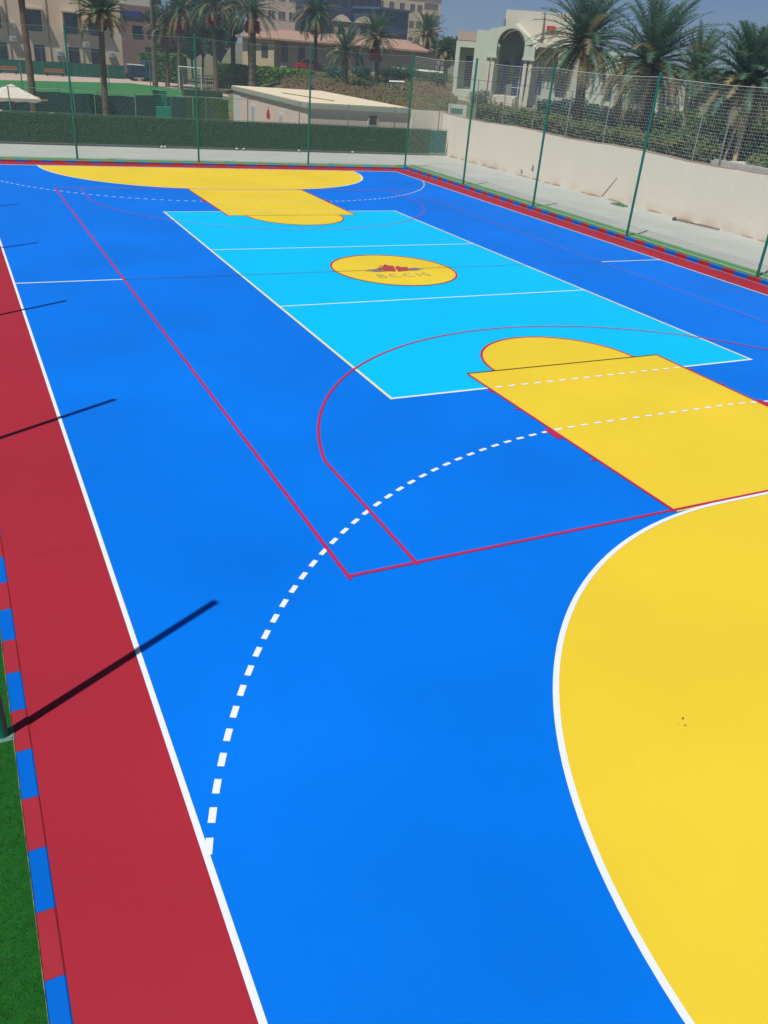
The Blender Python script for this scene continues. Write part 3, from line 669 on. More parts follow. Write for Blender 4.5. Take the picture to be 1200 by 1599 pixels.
# ------------------------------------------------------------------ shrubs behind the wall
random.seed(21)
hedge('garden_hedge', (18.8, 9, 0), (19.6, 27.5, 0), (1.45, 1.45), (2.75, 2.95), 1.2, [M_LO, M_LG, M_LO], 'olive hedge just behind the middle of the cream wall', 9000, .11, .3)
hedge('garden_hedge', (22.6, -9, 0), (21.4, 9.5, 0), (1.45, 1.45), (2.9, 2.9), 1.1, [M_LD, M_LO, M_LG], 'dark green hedge behind the cream wall near the right edge', 7000, .10, .35)
hl = at(850, 150, 68); hr = at(1010, 150, 62)
hedge('garden_hedge', (hl.x, hl.y, 0), (hr.x, hr.y, 0), (1.45, 1.45), (3.0, 3.0), 1.2, [M_LD, M_LT], 'dark teal hedge in front of the villa right wing', 5000, .16, .4)
hl = at(1040, 150, 60); hr = at(1260, 170, 54)
hedge('garden_hedge', (hl.x, hl.y, 0), (hr.x, hr.y, 0), (1.45, 1.45), (3.3, 3.5), 1.4, [M_LB, M_LG, M_LG], 'fresh green hedge behind the right palms', 6000, .16, .4)
sp = [(880, 150, 55), (940, 165, 46), (985, 150, 50), (1040, 170, 44), (1085, 178, 42), (1120, 165, 47), (1190, 180, 44), (1215, 190, 40), (750, 140, 88), (900, 135, 74)]
for i, (u, v, D) in enumerate(sp):
    p = at(u, v, D); rr = random.uniform(1.2, 1.9); p.x = max(p.x, 18.2+rr)
    lb = ['dark shrub left of the big palm', 'low olive shrub near the wall in front of the dark trunk palm', 'dark shrub at the foot of the pale timber prop', 'broad olive shrub below the largest palm', 'shadowy shrub right of the net pole', 'dark green shrub behind the pale paving', 'shrub beside the leaning timber props', 'shrub at the right edge of the photo', 'small clipped bush at the villa left door', 'green bush at the villa side wall'][i]
    bush('garden_shrub', (p.x, p.y, 1.45), (rr, rr, rr*.75), [[M_LD, M_LG], [M_LO, M_LG], [M_LD, M_LO]][i % 3], lb, group='shrubs behind the cream wall', n=1400, size=.11)
# brownish scrub bank behind the hut
random.seed(5)
s = MB()
for i in range(24000):
    u = random.uniform(440, 720); D = random.uniform(72, 108); p = at(u, 100, D)
    if p.y < 45.5: continue
    z = gz(p.x, p.y); hh_ = random.uniform(.1, .75)*(.6+.4*math.sin(p.x*.9)*math.cos(p.y*.7)); a = random.uniform(0, 6.28); l = .11
    q = Vector((p.x, p.y, z+hh_*random.random()*1.1)); aa = Vector((random.gauss(0, 1), random.gauss(0, 1), random.gauss(0, .8))).normalized(); bb = aa.orthogonal().normalized()
    s.add([q-aa*l*1.5, q+bb*l*.7, q+aa*l*1.5, q-bb*l*.7], [(0, 1, 2, 3)], 0 if math.sin(p.x*.35)+math.cos(p.y*.3)+random.gauss(0, .5) > 0 else 1)
tag(s.build('dry_scrub', [mat('dry scrub', (.17, .115, .06), (.13, .09, .05), 1, 2), M_LO]), 'brown and olive dry scrub on the bank behind the hut', 'scrub', kind='stuff')
# terracotta kerb band and white barrier on the bank
a = at(600, 104, 112); b = at(690, 113, 112)
s = MB(); s.bar((a.x, a.y, a.z-.5), (b.x, b.y, b.z-.3), .75); tag(s.build('low_wall', M_TILE), 'low terracotta wall on the bank below the far palm', 'wall')
a = at(612, 110, 104); a2 = at(612, 107.5, 108); b2 = at(692, 114, 108)
s = MB(); s.bar((a2.x, a2.y, a2.z+.1), (b2.x, b2.y, b2.z), .34); tag(s.build('white_barrier', M_WHITE), 'long white barrier along the top of the terracotta wall', 'barrier')
D = 60
while D < 130 and at(620, 127, D).z > gz(*at(620, 127, D).xy)+.95: D += .5
a = at(608, 127, D); b = at(632, 128, D); s = MB(); s.bar(a, b, .24)
for q in (.15, .85): c = a.lerp(b, q); s.bar((c.x, c.y, c.z), (c.x, c.y, gz(c.x, c.y)), .1)
tag(s.build('white_bench', M_WHITE), 'short white rail on the brown bank behind the hut', 'bench')
# bright hedge and railing behind the palms
hedge('clipped_hedge', (*at(345, 100, 112).xy, 0), (*at(486, 100, 104).xy, 0), (.3, 1.6), (2.75, 2.95), 1.4, [M_LB, M_LB, M_LG], 'bright green clipped hedge above the hut roof', 11000, .15, .18)
hedge('clipped_hedge', (*at(222, 100, 124).xy, 0), (*at(290, 100, 122).xy, 0), (0, 0), (3.0, 3.2), 1.4, [M_LB, M_LG, M_LG], 'green hedge with lime top between school and goal', 5000, .17, .2)
rf = thing('iron_railing', 'dark iron railing in front of the bright clipped hedge', 'railing'); a = at(305, 130, 109); b = at(440, 130, 100)
s = MB()
for i in range(46):
    p = Vector((a.x, a.y, 0)).lerp(Vector((b.x, b.y, 0)), i/45); z = .1+.8*i/45; s.bar((p.x, p.y, z-.2), (p.x, p.y, z+1.5), .05)
s.build('balusters', M_BLACK, rf)
s = MB()
for dz in (.2, 1.45): s.bar((a.x, a.y, .1+dz), (b.x, b.y, .9+dz), .06)
s.build('rail', M_BLACK, rf)
# ------------------------------------------------------------------ far field, path
sheet('sports_field', [[(-60, 46), (16, 46), (17, 70), (14.2, 85.5), (10, 91.5), (-5, 82.5), (-60, 62)]], .02, M_FIELD)
sheet('path', [[(-60, 62.2), (-5, 82.7), (10, 91.8), (14.5, 85.6), (17.2, 76), (21, 76), (18, 101), (11, 101), (-6, 98.2), (-60, 80)]], .012, M_PATH)
# second fence with dark shade net, y = 45
f2 = thing('field_fence', 'wire fence with dark green shade net along the near side of the field', 'fence')
for i in range(8):
    x = -8.6+i*2.55
    s = MB(); s.tube([(x, 45, 0), (x, 45, 1.62)], .04, 8); s.build('post', M_GPOST, f2)
segs = [(-14, -5.2, 1.1, M_NETD), (-5.15, -1.2, 1.40, M_NETD), (-1.15, 1.55, 1.38, M_NETD), (1.6, 5.2, 1.5, M_NETD), (5.25, 7.35, 1.52, M_NETO), (7.4, 8.35, 1.5, mat('light olive net', (.07, .13, .03), (.05, .10, .03), .95, 1))]
for x0, x1, zt, m in segs:
    s = MB(); K = 10
    for j in range(K):
        xa = x0+(x1-x0)*j/K; xb = x0+(x1-x0)*(j+1)/K; wv = lambda x: .04*math.sin(x*2.1)
        s.add([(xa, 44.95+wv(xa), 0), (xb, 44.95+wv(xb), 0), (xb, 44.95+wv(xb), zt+.02*math.sin(xb*3)), (xa, 44.95+wv(xa), zt+.02*math.sin(xa*3)), (xa, 44.97+wv(xa), zt+.02*math.sin(xa*3)), (xb, 44.97+wv(xb), zt+.02*math.sin(xb*3)), (xb, 44.97+wv(xb), 0), (xa, 44.97+wv(xa), 0)], [(0, 1, 2, 3), (3, 2, 5, 4), (4, 5, 6, 7)])
    s.build('shade_net', m, f2)
s = MB()
for j in range(22):
    x = -14+j*1.02; zc = lambda x: 1.6-.05*abs(math.sin((x+8.6)*math.pi/2.55)); s.bar((x, 45, zc(x)), (x+1.02, 45, zc(x+1.02)), .025, cap=False)
s.build('top_wire', mat('pale wire', (.4, .45, .4), None, .6), f2)
# dark green hedge block between goal and hut
tag((lambda s: (s.box((5.5, 46.5, 0), (8.4, 47.2, 1.95)), s.build('green_screen', M_NETO))[1])(MB()), 'tall dark green screen panel right of the football goal', 'screen')
# bright green cabinet
gc = thing('green_cabinet', 'bright green cabinet standing before the dark shade net', 'cabinet', (1.95, 40, 0))
s = MB(); s.box((-.02, 0, .0), (.78, .6, 2.1)); s.build('body', mat('green cabinet', (.01, .25, .15), None, .6), gc, bevel=.02)
s = MB(); s.box((-.02, -.35, .0), (.92, -.003, 1.2)); s.build('lower_box', mat('green box', (.02, .33, .21), None, .6), gc, bevel=.02)
s = MB(); s.box((-.04, -.01, 2.102), (.80, .62, 2.13)); s.build('lid', M_GPOST, gc)
# parasols
def parasol(cx, cy, hw, ze, za, label, rz=.1):
    t = thing('garden_parasol', label, 'parasol', (cx, cy, 0), rz, 'white garden parasols')
    s = MB(); n = 8; ring = []
    for i in range(4):
        a = R(45+90*i); b = R(135+90*i); pa = Vector((math.cos(a), math.sin(a), 0))*hw*1.414; pb = Vector((math.cos(b), math.sin(b), 0))*hw*1.414
        for j in range(n):
            ring.append((pa.lerp(pb, j/n), -.07*math.sin(math.pi*((j*3) % n)/n)))
    V = [(0, 0, za)]+[(p.x, p.y, ze) for p, _ in ring]+[(p.x*1.005, p.y*1.005, ze-.12+dz) for p, dz in ring]; k = len(ring)
    s.add(V, [(0, 1+i, 1+(i+1) % k) for i in range(k)]+[(1+i, 1+k+i, 1+k+(i+1) % k, 1+(i+1) % k) for i in range(k)]); s.build('canopy', M_CANVAS, t)
    s = MB(); s.tube([(0, 0, 0), (0, 0, za-.03)], .045, 8); s.build('pole', M_WOOD, t)
    s = MB()
    for sg in (-1, 1): s.bar((-hw-.35, sg*hw*.9, ze-.06), (hw+.38, sg*hw*.9, ze-.06), .09)
    s.build('beam', M_WOOD, t); return t
parasol(-7.25, 33, 1.22, 1.80, 2.42, 'white canvas parasol with wooden beam at far left')
parasol(-9.05, 30, 1.2, 1.22, 1.8, 'lower white parasol corner cut by the left edge')
s = MB(); s.box((-8, 31.3, 0), (-4.9, 34.5, .35)); s.box((-7.9, 31.2, .35), (-5.0, 31.35, 1.05)); tag(s.build('timber_deck', M_DECK), 'brown timber deck rail under the white parasol', 'deck')
s = MB(); pts = [(-6.2+1.1*math.sin(math.pi*i/10/2*2*.5+0)*0+1.15*i/12, 30.2, .95+.32*math.sin(math.pi*i/12)) for i in range(13)]; s.tube([(pts[0][0], 30.2, 0)]+pts+[(pts[-1][0], 30.2, 0)], .035, 8); tag(s.build('steel_hoop', mat('galvanised', (.3, .38, .36), None, .5), smooth=True), 'curved grey steel hoop above the leaf screen', 'hoop')
# football goal
a = at(287, 147, 104); b = at(318, 147, 104)
goal = thing('football_goal', 'white football goal standing at the right end of the field', 'goal', (13.2, 80.3, .02), R(-38))
s = MB(); gw = 2.6; gh = 2.44
s.tube([(0, 0, 0), (0, 0, gh)], .06, 8); s.build('goal_post', M_WHITE, goal)
s = MB(); s.tube([(gw, 0, 0), (gw, 0, gh)], .06, 8); s.build('goal_post', M_WHITE, goal)
s = MB(); s.tube([(-.05, 0, gh), (gw+.05, 0, gh)], .06, 8); s.build('crossbar', M_WHITE, goal)
s = MB(); s.tube([(0, 0, gh), (0, .7, gh), (0, 1.3, .03), (gw, 1.3, .03), (gw, .7, gh), (gw, 0, gh)], .03, 6)
s.build('back_frame', M_WHITE, goal)
s = MB()
for i in range(14):
    x = gw*i/13; s.bar((x, .7, gh), (x, 1.3, .03), .012, cap=False); 
for i in range(12):
    f = i/11; s.bar((0, .7+.6*f, gh-(gh-.03)*f), (gw, .7+.6*f, gh-(gh-.03)*f), .012, cap=False)
s.build('goal_net', M_NET, goal)
# fence 3 with green screen in front of the school, benches
f3 = thing('school_fence', 'low fence with green screen in front of the beige school', 'fence')
s = MB(); s.add([(-40, 88, 0), (-4, 98, 0), (11.1, 100.5, 0), (11.1, 100.5, 1.55), (-4, 98, 1.45), (-40, 88, 1.45)], [(0, 1, 4, 5), (1, 2, 3, 4)]); s.add([(-40, 88.05, 0), (-4, 98.05, 0), (11.1, 100.55, 0), (11.1, 100.55, 1.55), (-4, 98.05, 1.45), (-40, 88.05, 1.45)], [(0, 5, 4, 1), (1, 4, 3, 2)]); s.build('screen', M_NETG, f3)
for i in range(7):
    x = -3.9+i*2.5; y = 98+(x+4)*2.5/15.1-.06; s = MB(); s.tube([(x, y, 0), (x, y, 2.9)], .03, 6); s.build('post', M_GPOST, f3)
s = MB(); s.tube([(-4, 97.95, 2.9), (11.1, 100.4, 2.9)], .02, 6); s.build('top_wire', M_GREY, f3)
for i, (x, y, l) in enumerate(((-3.1, 96.3, 'orange timber bench at far left before the green screen'), (2.2, 97.2, 'orange timber bench left of the first net pole top'))):
    t = thing('timber_bench', l, 'bench', (x, y, 0), R(9), 'benches before the school fence')
    s = MB(); s.box((-1.1, -.2, .40), (1.1, .2, .47)); s.build('seat', M_WOOD, t); s = MB(); s.box((-1.1, .2, .5), (1.1, .26, .82)); s.build('backrest', M_WOOD, t)
    for q in (-.9, .9): s = MB(); s.box((q-.05, -.18, 0), (q+.05, .18, .398)); s.build('leg', M_BLACK, t)
# field lamp posts (thin)
for u, v0, v1, l in ((37, 150, 97, 'thin green post on the near edge of the field at far left'), (172, 148, 100, 'thin green post beside the front palm trunk'), (236, 142, 92, 'thin green post right of the blue truck')):
    b = at(u, v0, 100); d = ray(u, v0); p = CAM+d*(-CZ/d.z); tpt = onY(u, v1, p.y)
    s = MB(); s.tube([(p.x, p.y, 0), (p.x, p.y, tpt.z)], .05, 8); tag(s.build('field_post', M_GPOST), l, 'post', 'thin posts round the field')
# truck
tk = thing('utility_truck', 'small dark blue utility truck parked at the school corner', 'truck', (11.2, 98.2, 0), R(6))
s = MB(); s.box((0, -.8, .45), (1.75, .8, 1.75)); s.build('cargo_box', M_DARKBLUE, tk, bevel=.04)
s = MB(); s.box((-.03, -.83, 1.752), (1.78, .83, 1.84)); s.build('rim', M_WHITE, tk)
s = MB(); s.prism([(1.8, .45), (3.1, .45), (3.1, 1.2), (2.75, 1.95), (2.55, 2.35), (1.8, 2.35)], -.8, .8); cabp = s.build('cab', mat('truck blue', (.02, .06, .17), None, .4), tk, bevel=.04)
s = MB(); s.box((2.0, -.815, 1.35), (2.6, -.803, 2.0)); s.build('side_window', M_GLASSD, cabp)
s = MB(); s.box((.3, -.86, .3), (1.6, -.802, .40)); s.build('sill', M_STONE, tk)
for x in (.5, 2.6):
    for y in (-.72, .72):
        s = MB(); s.tube([(x, y-.12, .33), (x, y+.12, .33)], .33, 14); s.build('wheel', M_BLACK, tk)
# ------------------------------------------------------------------ school building (left)
BY = 104
sc = thing('school_building', 'beige school building with hooded blue windows at top left', 'building')
s = MB(); s.box((-30, BY, 0), (11.6, BY+14, 10.5)); s.build('wall', M_BEIGE, sc)
def window(parent, x0, x1, z0, z1, y, bars=3, hood=False, gm=M_GLASS, fm=M_HOOD):
    s = MB(); s.box((x0-.07, y-.06, z0-.07), (x1+.07, y-.003, z0)); s.box((x0-.07, y-.06, z1), (x1+.07, y-.003, z1+.07)); s.box((x0-.07, y-.06, z0+.002), (x0, y-.003, z1-.002)); s.box((x1, y-.06, z0+.002), (x1+.07, y-.003, z1-.002))
    for i in range(1, bars+1):
        z = z0+(z1-z0)*i/(bars+1); s.box((x0+.002, y-.05, z-.03), (x1-.002, y-.022, z+.03))
    xm = (x0+x1)/2; s.box((xm-.03, y-.048, z0+.003), (xm+.03, y-.020, z1-.003))
    w_ = s.build('window', M_NAVY if bars else fm, parent)
    s = MB(); s.box((x0+.001, y-.018, z0+.001), (x1-.001, y-.006, z1-.001)); s.build('pane', gm, w_)
    if hood:
        s = MB(); s.box((x0-.45, y-.95, z1+.16), (x1+.35, y-.003, z1+.34)); s.build('hood', M_HOOD, parent)
        for xx in (x0-.4, x1+.12):
            s = MB(); s.add([(xx, y-.9, z1+.158), (xx+.14, y-.9, z1+.158), (xx+.14, y-.004, z1+.158), (xx, y-.004, z1+.158), (xx, y-.35, z0-.05), (xx+.14, y-.35, z0-.05), (xx+.14, y-.004, z0-.05), (xx, y-.004, z0-.05)], [(0, 1, 5, 4), (1, 2, 6, 5), (3, 0, 4, 7), (4, 5, 6, 7)]); s.build('fin', M_BEIGE, parent)
for x0, x1 in ((-4.2, -2.7), (.5, 1.95), (4.85, 6.2), (7.85, 9.2)):
    window(sc, x0, x1, 4.65, 6.75, BY, 3, True, mat('shaded blue glass', (.06, .11, .17), (.04, .08, .14), .25, 1))
for x0, x1 in ((-3.9, -2.4), (.84, 1.95), (4.93, 6.1), (7.75, 8.95)):
    window(sc, x0, x1, 1.0, 3.05, BY, 2, False, M_GLASSD)
def acu(parent, x, z, y, sc_=1):
    s = MB(); s.box((x-.42, y-.42, z-.3), (x+.42, y-.05, z+.3)); a_ = s.build('ac_unit', M_AC, parent, bevel=.03)
    s = MB(); n = 16; s.add([(x+.12+.2*math.cos(6.2832*i/n), y-.424, z+.2*math.sin(6.2832*i/n)) for i in range(n)], [tuple(range(n))[::-1]]); s.build('fan_grille', M_GREY, a_)
for u, v in ((18, 38), (20, 60), (130, 47), (134, 69), (93, 83), (174, 85)):
    p = onY(u, v, BY); acu(sc, p.x, p.z, BY)
for u in (12, 75, 126):
    p = onY(u, 40, BY); s = MB(); s.tube([(p.x, BY-.06, 0), (p.x, BY-.06, 10)], .06, 6); s.build('drain_pipe', mat('pipe', (.28, .2, .13), None, .8), sc)
# second brown block
b2_ = thing('brown_block', 'brown shaded block right of the school with one blue window', 'building')
p0 = at(192, 60, 142); p1 = at(262, 66, 142)
s = MB(); s.box((p0.x-3, 122, 0), (p1.x, 134, 8.8)); s.build('wall', M_BROWNW, b2_)
for u0, v0, u1, v1 in ((208, 41, 222, 57), (228, 74, 236, 84)):
    a = onY(u0, v1, 122); b = onY(u1, v0, 122); window(b2_, a.x, b.x, a.z, b.z, 122, 1, False, M_GLASSD)
a = onY(190, 24, 122); b = onY(222, 18, 122); s = MB(); s.box((a.x, 121.85, a.z), (b.x, 121.99, b.z)); s.build('sign_board', mat('blue board', (.03, .05, .25), None, .6), b2_)
pb = thing('pale_block', 'pale upper block behind the brown block', 'building'); a = at(195, 30, 170); b = at(252, 32, 170)
s = MB(); s.box((a.x, a.y, 0), (b.x, a.y+9, 15)); s.build('wall', M_VILLA2, pb)
window(pb, a.x+5.0, a.x+6.3, 9.8, 11.2, a.y, 1, False, M_GLASSD)
# dark broadleaf trees behind palms
random.seed(11)
tl = ['dark broadleaf tree behind the palm with red dates', 'dense green tree behind the football goal', 'dark tree between brown block and palms', 'leafy tree right of the goal', 'tall dark tree behind the slim palm trunk', 'green tree at the end of the pale block']
for i, (u, D, h, r) in enumerate(((285, 128, 8.0, 3.4), (316, 130, 9.5, 3.6), (258, 132, 8.5, 3.0), (345, 126, 8.5, 3.0), (300, 140, 12, 4.0), (236, 150, 10, 2.6))):
    p = at(u, 80, D); tree('leafy_tree', (p.x, p.y, gz(p.x, p.y)-.1), h, r, [M_LD, M_LG, M_LD, M_LT], tl[i], 'broadleaf trees behind the goal', 4200, .24)
# ------------------------------------------------------------------ terracotta house
def frame(name, label, u0, v0, u1, v1, D, D1=None):
    """thing whose local x runs along its facade, as seen from u0 to u1"""
    a = at(u0, v0, D); b = at(u1, v1, D1 or D); t = thing(name, label, 'building', (a.x, a.y, 0), math.atan2(b.y-a.y, b.x-a.x)); return t, (b.xy-a.xy).length
ho, W_ = frame('tiled_house', 'long mauve house with low terracotta roof behind the hedge', 384, 70, 665, 70, 122, 116)
s = MB(); s.box((0, 0, 1), (W_, 10, 6.0)); s.build('wall', M_HWALL, ho)
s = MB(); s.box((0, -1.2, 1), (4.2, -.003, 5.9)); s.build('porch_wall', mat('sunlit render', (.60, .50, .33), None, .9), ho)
s = MB(); s.add([(-.7, -1.9, 6.0), (W_+.5, -.8, 6.0), (W_+.5, 10.8, 6.0), (-.7, 10.8, 6.0), (3.2, 4.5, 7.05), (W_-3, 4.5, 7.05), (-.7, -1.9, 5.8), (W_+.5, -.8, 5.8), (W_+.5, 10.8, 5.8), (-.7, 10.8, 5.8)], [(0, 1, 5, 4), (1, 2, 5), (2, 3, 4, 5), (3, 0, 4), (6, 7, 1, 0), (7, 8, 2, 1), (9, 8, 7, 6), (8, 9, 3, 2), (9, 6, 0, 3)]); s.build('roof', M_TILE, ho)
for k, (f0, f1, zl, zh) in enumerate(((4.9, 5.55, 3.6, 5.3), (7.1, 7.8, 3.6, 5.3), (12.2, 12.9, 3.7, 5.2), (14.6, 15.4, 3.7, 5.2))): window(ho, f0, f1, zl, zh, 0, 1, False, M_GLASS)
for f0 in (.8, 2.6): window(ho, f0, f0+.7, 3.9, 5.2, -1.2, 1, False, mat('teal pane', (.06, .11, .11), None, .4))
acu(ho, 5.2, 3.1, -.02)
s = MB(); s.box((9, 2.2, 6.6), (10.6, 3.4, 6.85)); s.build('roof_light', M_WHITE, ho)
# striped low steps / garden walls right of the house
a = at(620, 74, 150); b = at(712, 74, 150); s = MB()
dd = (b-a); 
for k in range(3): s.bar((a.x, a.y, 5.6-.55*k), (b.x, b.y, 5.6-.45*k+.6), .32)
tag(s.build('garden_steps', M_VILLA2), 'pale horizontal bands of a terrace wall below the yellow apartments', 'wall')
# red car hints and small red shed near the house
cr_ = thing('red_car', 'small red car parked in front of the mauve house', 'car', (*at(462, 105, 113).xy, gz(*at(462, 105, 113).xy)-.05), R(-28))
s = MB(); s.prism([(0, .3), (0, .85), (.5, .95), (1.0, 1.4), (2.3, 1.42), (2.9, .98), (3.7, .85), (3.75, .3)], -.8, .8); s.build('body', mat('red car paint', (.35, .012, .02), None, .3), cr_, bevel=.05)
s = MB(); s.prism([(.75, .99), (1.1, 1.33), (2.2, 1.35), (2.65, 1.0)], -.81, -.802); s.build('side_window', M_GLASSD, cr_)
for x in (.7, 3.0):
    for y in (-.75, .75): s = MB(); s.tube([(x, y-.1, .3), (x, y+.1, .3)], .3, 14); s.build('wheel', M_BLACK, cr_)
# garden bushes before the house
random.seed(31)
for i, (u, v, D, r, m) in enumerate(((520, 95, 104, 1.7, 2), (560, 95, 105, 1.6, 2), (612, 100, 106, 1.9, 0), (640, 100, 108, 2.0, 0), (690, 105, 108, 2.0, 0), (655, 105, 112, 1.7, 0))):
    p = at(u, v, D); bush('garden_shrub', (p.x, p.y, gz(p.x, p.y)-.1), (r, r, r*.6), [M_LG, M_LD] if m == 0 else [M_FRONDG, M_LT], ['grey green shrub left of the low bushy palm', 'grey green shrub right of the low bushy palm', 'green shrub below the palm with purple dates', 'green shrub behind the fourth net pole top', 'shrub left of the villa terrace', 'green shrub below the apartment block palm'][i], group='shrubs on the bank before the house', n=1300, size=.13)
# ------------------------------------------------------------------ navy and blue blocks
nv, W_ = frame('navy_block', 'dark navy office block behind the terracotta house', 497, 20, 592, 30, 172, 176)
s = MB(); s.box((0, 0, 2), (W_, 14, 15.5)); s.build('wall', M_NAVY, nv)
for k in range(7):
    for z in (9.3, 12.6): window(nv, 1.2+k*W_/7.2, 2.1+k*W_/7.2, z, z+1.6, 0, 0, False, M_GLASSD, M_NAVY)
s = MB(); s.box((-.2, -.3, 15.502), (W_+.2, 14, 15.9)); s.build('parapet', M_NAVY, nv)
bb_, W_ = frame('blue_block', 'steel blue office block between navy block and yellow apartments', 592, 30, 638, 34, 168, 172)
s = MB(); s.box((0, 0, 2), (W_, 12, 12.0)); s.build('wall', M_STEELB, bb_)
for z in (10.4, 7.6): s = MB(); s.box((.3, -.06, z), (W_-.3, -.003, z+1.0)); s.build('ribbon_window', M_GLASSD, bb_)
s = MB(); s.box((-.3, -.4, 12.002), (W_+.3, 12, 12.35)); s.build('parapet', mat('parapet blue', (.08, .14, .22), None, .7), bb_)
# small domed cream pavilions in front of navy block
for u, l in ((535, 'cream gabled dormer left of the low palm behind the tiled roof'), (570, 'cream domed dormer behind the palm with purple dates')):
    t, W_ = frame('roof_pavilion', l, u-14, 28, u+12, 28, 150); t['group'] = 'cream pavilions'
    s = MB(); s.box((0, 0, 3), (W_, 3, 9.2)); s.build('wall', mat('pavilion', (.36, .27, .20), None, .9), t)
    s = MB(); s.prism([(-.3, 9.21), (W_*.2, 9.9), (W_*.5, 10.2), (W_*.8, 9.9), (W_+.3, 9.21)], -.3, 3.2); s.build('roof', M_HOOD, t)
    s = MB(); s.box((W_*.3, -.02, 7.4), (W_*.7, -.003, 8.8)); s.build('window', M_GLASSD, t)
# yellow apartment block
ap, W_ = frame('apartment_block', 'yellow apartment block with balconies on the skyline', 572, 10, 688, 22, 236, 246)
s = MB(); s.box((0, 0, 2), (W_, 14, 18.6)); s.box((1, 1, 18.602), (W_*.62, 12, 21)); s.build('wall', M_APT, ap)
s = MB(); s.box((-.2, -.3, 18.602), (W_+.2, -.003, 19.1)); s.build('parapet', mat('apt parapet', (.50, .30, .22), None, .9), ap)
for z in (8.0, 11.6, 15.2):
    for f in (.16, .30, .44, .58, .68): window(ap, W_*f, W_*f+1.3, z, z+1.4, 0, 0, False, mat('apt pane', (.10, .07, .06), None, .4), M_HOOD)
    s = MB(); s.box((W_*.76, -1.2, z-.5), (W_*.97, -.003, z+.5)); s.build('balcony', M_APT, ap)
    s = MB(); s.box((W_*.77, -.05, z+.51), (W_*.96, -.004, z+2)); s.build('balcony_opening', mat('recess', (.16, .12, .09), None, .9), ap)
bl, W_ = frame('beige_tower', 'beige flats behind the date palms at the top', 395, 20, 480, 20, 205)
s = MB(); s.box((0, 0, 2), (W_, 10, 22)); s.build('wall', M_VPINK, bl)
for z in (10, 13.4, 16.8):
    for k in range(5): window(bl, 1+k*W_/5.2, 2.4+k*W_/5.2, z, z+1.5, 0, 0, False, mat('apt pane', (.10, .07, .06), None, .4), M_HOOD)
# skyline trees left of villa
random.seed(13)
for i, (u, D, h) in enumerate(((703, 150, 6.6), (716, 148, 7.2), (728, 152, 6.8), (738, 150, 7.0), (752, 155, 6.2), (766, 156, 6.0), (692, 150, 5.6), (1085, 120, 5.8), (1110, 118, 5.4), (1140, 118, 5.6))):
    p = at(u, 60, D); lb = 'teal green tree on the skyline ' + ['above the far palm', 'left of the villa balcony', 'right above the villa balcony', 'over the villa parapet', 'behind the villa roof edge', 'touching the villa tower', 'right of the apartment block', 'between the right palms, left one', 'between the right palms, middle one', 'between the right palms, right one'][i]
    tree('skyline_tree', (p.x, p.y, 1.8), h-1.0 if u > 1000 else h+.4, 2.6, [M_LT, M_LD, M_LG], lb, 'trees on the skyline', 1800, .26, 9)
# ------------------------------------------------------------------ villa
VD = 100.0
a = at(708, 120, VD); b = at(833, 120, VD); base_ang = math.atan2(b.y-a.y, b.x-a.x)
vl = thing('white_villa', 'pale villa with tall arched portico and flat roofs on the right', 'building', (a.x, a.y, 0), base_ang-R(12))
K_ = (b.xy-a.xy).length/125/math.cos(R(12))
def zx(u, v): return ((u-708)*K_, at(u, v, VD).z)
def X(u): return (u-708)*K_
def Zv(u, v): return at(u, v, VD).z
zb = 1.3; ox1g = X(817)+.004
s = MB()   # left wing with recess: posts and lintel
s.box((X(708), .0, zb), (X(714.5), .5, Zv(711, 72))); s.box((X(708), .0, Zv(711, 72)+.001), (X(739), .5, Zv(720, 63)))
s.box((X(737), .003, zb), (X(739), .5, Zv(711, 72)))
s.box((X(708), 2.0, zb), (X(739), 6, Zv(720, 63)-.01)); s.box((X(708)+.01, .02, zb), (X(738), 1.9, zb+1.3)); s.box((X(708)+.01, .505, Zv(711, 72)+.01), (X(739)-.01, 1.995, Zv(720, 63)-.02)); s.box((X(708)+.01, .505, zb), (X(709.5), 1.995, Zv(711, 72))); s.build('porch', M_VILLA, vl)
s = MB(); s.box((X(709), -.02, Zv(720, 62)), (X(738.5), .16, Zv(720, 48))); s.build('balcony_parapet', M_VPINK, vl)
s = MB(); s.box((X(719), 1.93, zb+1.5), (X(733), 1.99, Zv(725, 86))); s.build('porch_window', M_GLASS, vl)
s = MB(); s.box((X(739)+.002, -.25, zb), (X(776), 6, Zv(757, 47))); s.build('side_wall', M_VILLA, vl)
s = MB(); s.box((X(776), .9, Zv(800, 60)), (X(833), 7, Zv(800, 15))); s.box((X(833)+.003, 1.6, Zv(850, 70)), (X(880), 7, Zv(850, 18))); s.build('upper_storey', M_VILLA2, vl)
s = MB(); s.box((ox1g, .62, zb), (X(833)-.004, .89, Zv(800, 58))); s.build('portal_side_wall', M_VILLA, vl)
s = MB(); s.box((X(774.5), .6, Zv(776, 50)), (X(776.5), .895, Zv(776, 28))); s.build('downpipe', M_GREY, vl)
s = MB(); s.box((X(838), 1.52, Zv(844, 51)), (X(851), 1.597, Zv(844, 39))); s.build('red_panel', M_REDP, vl)
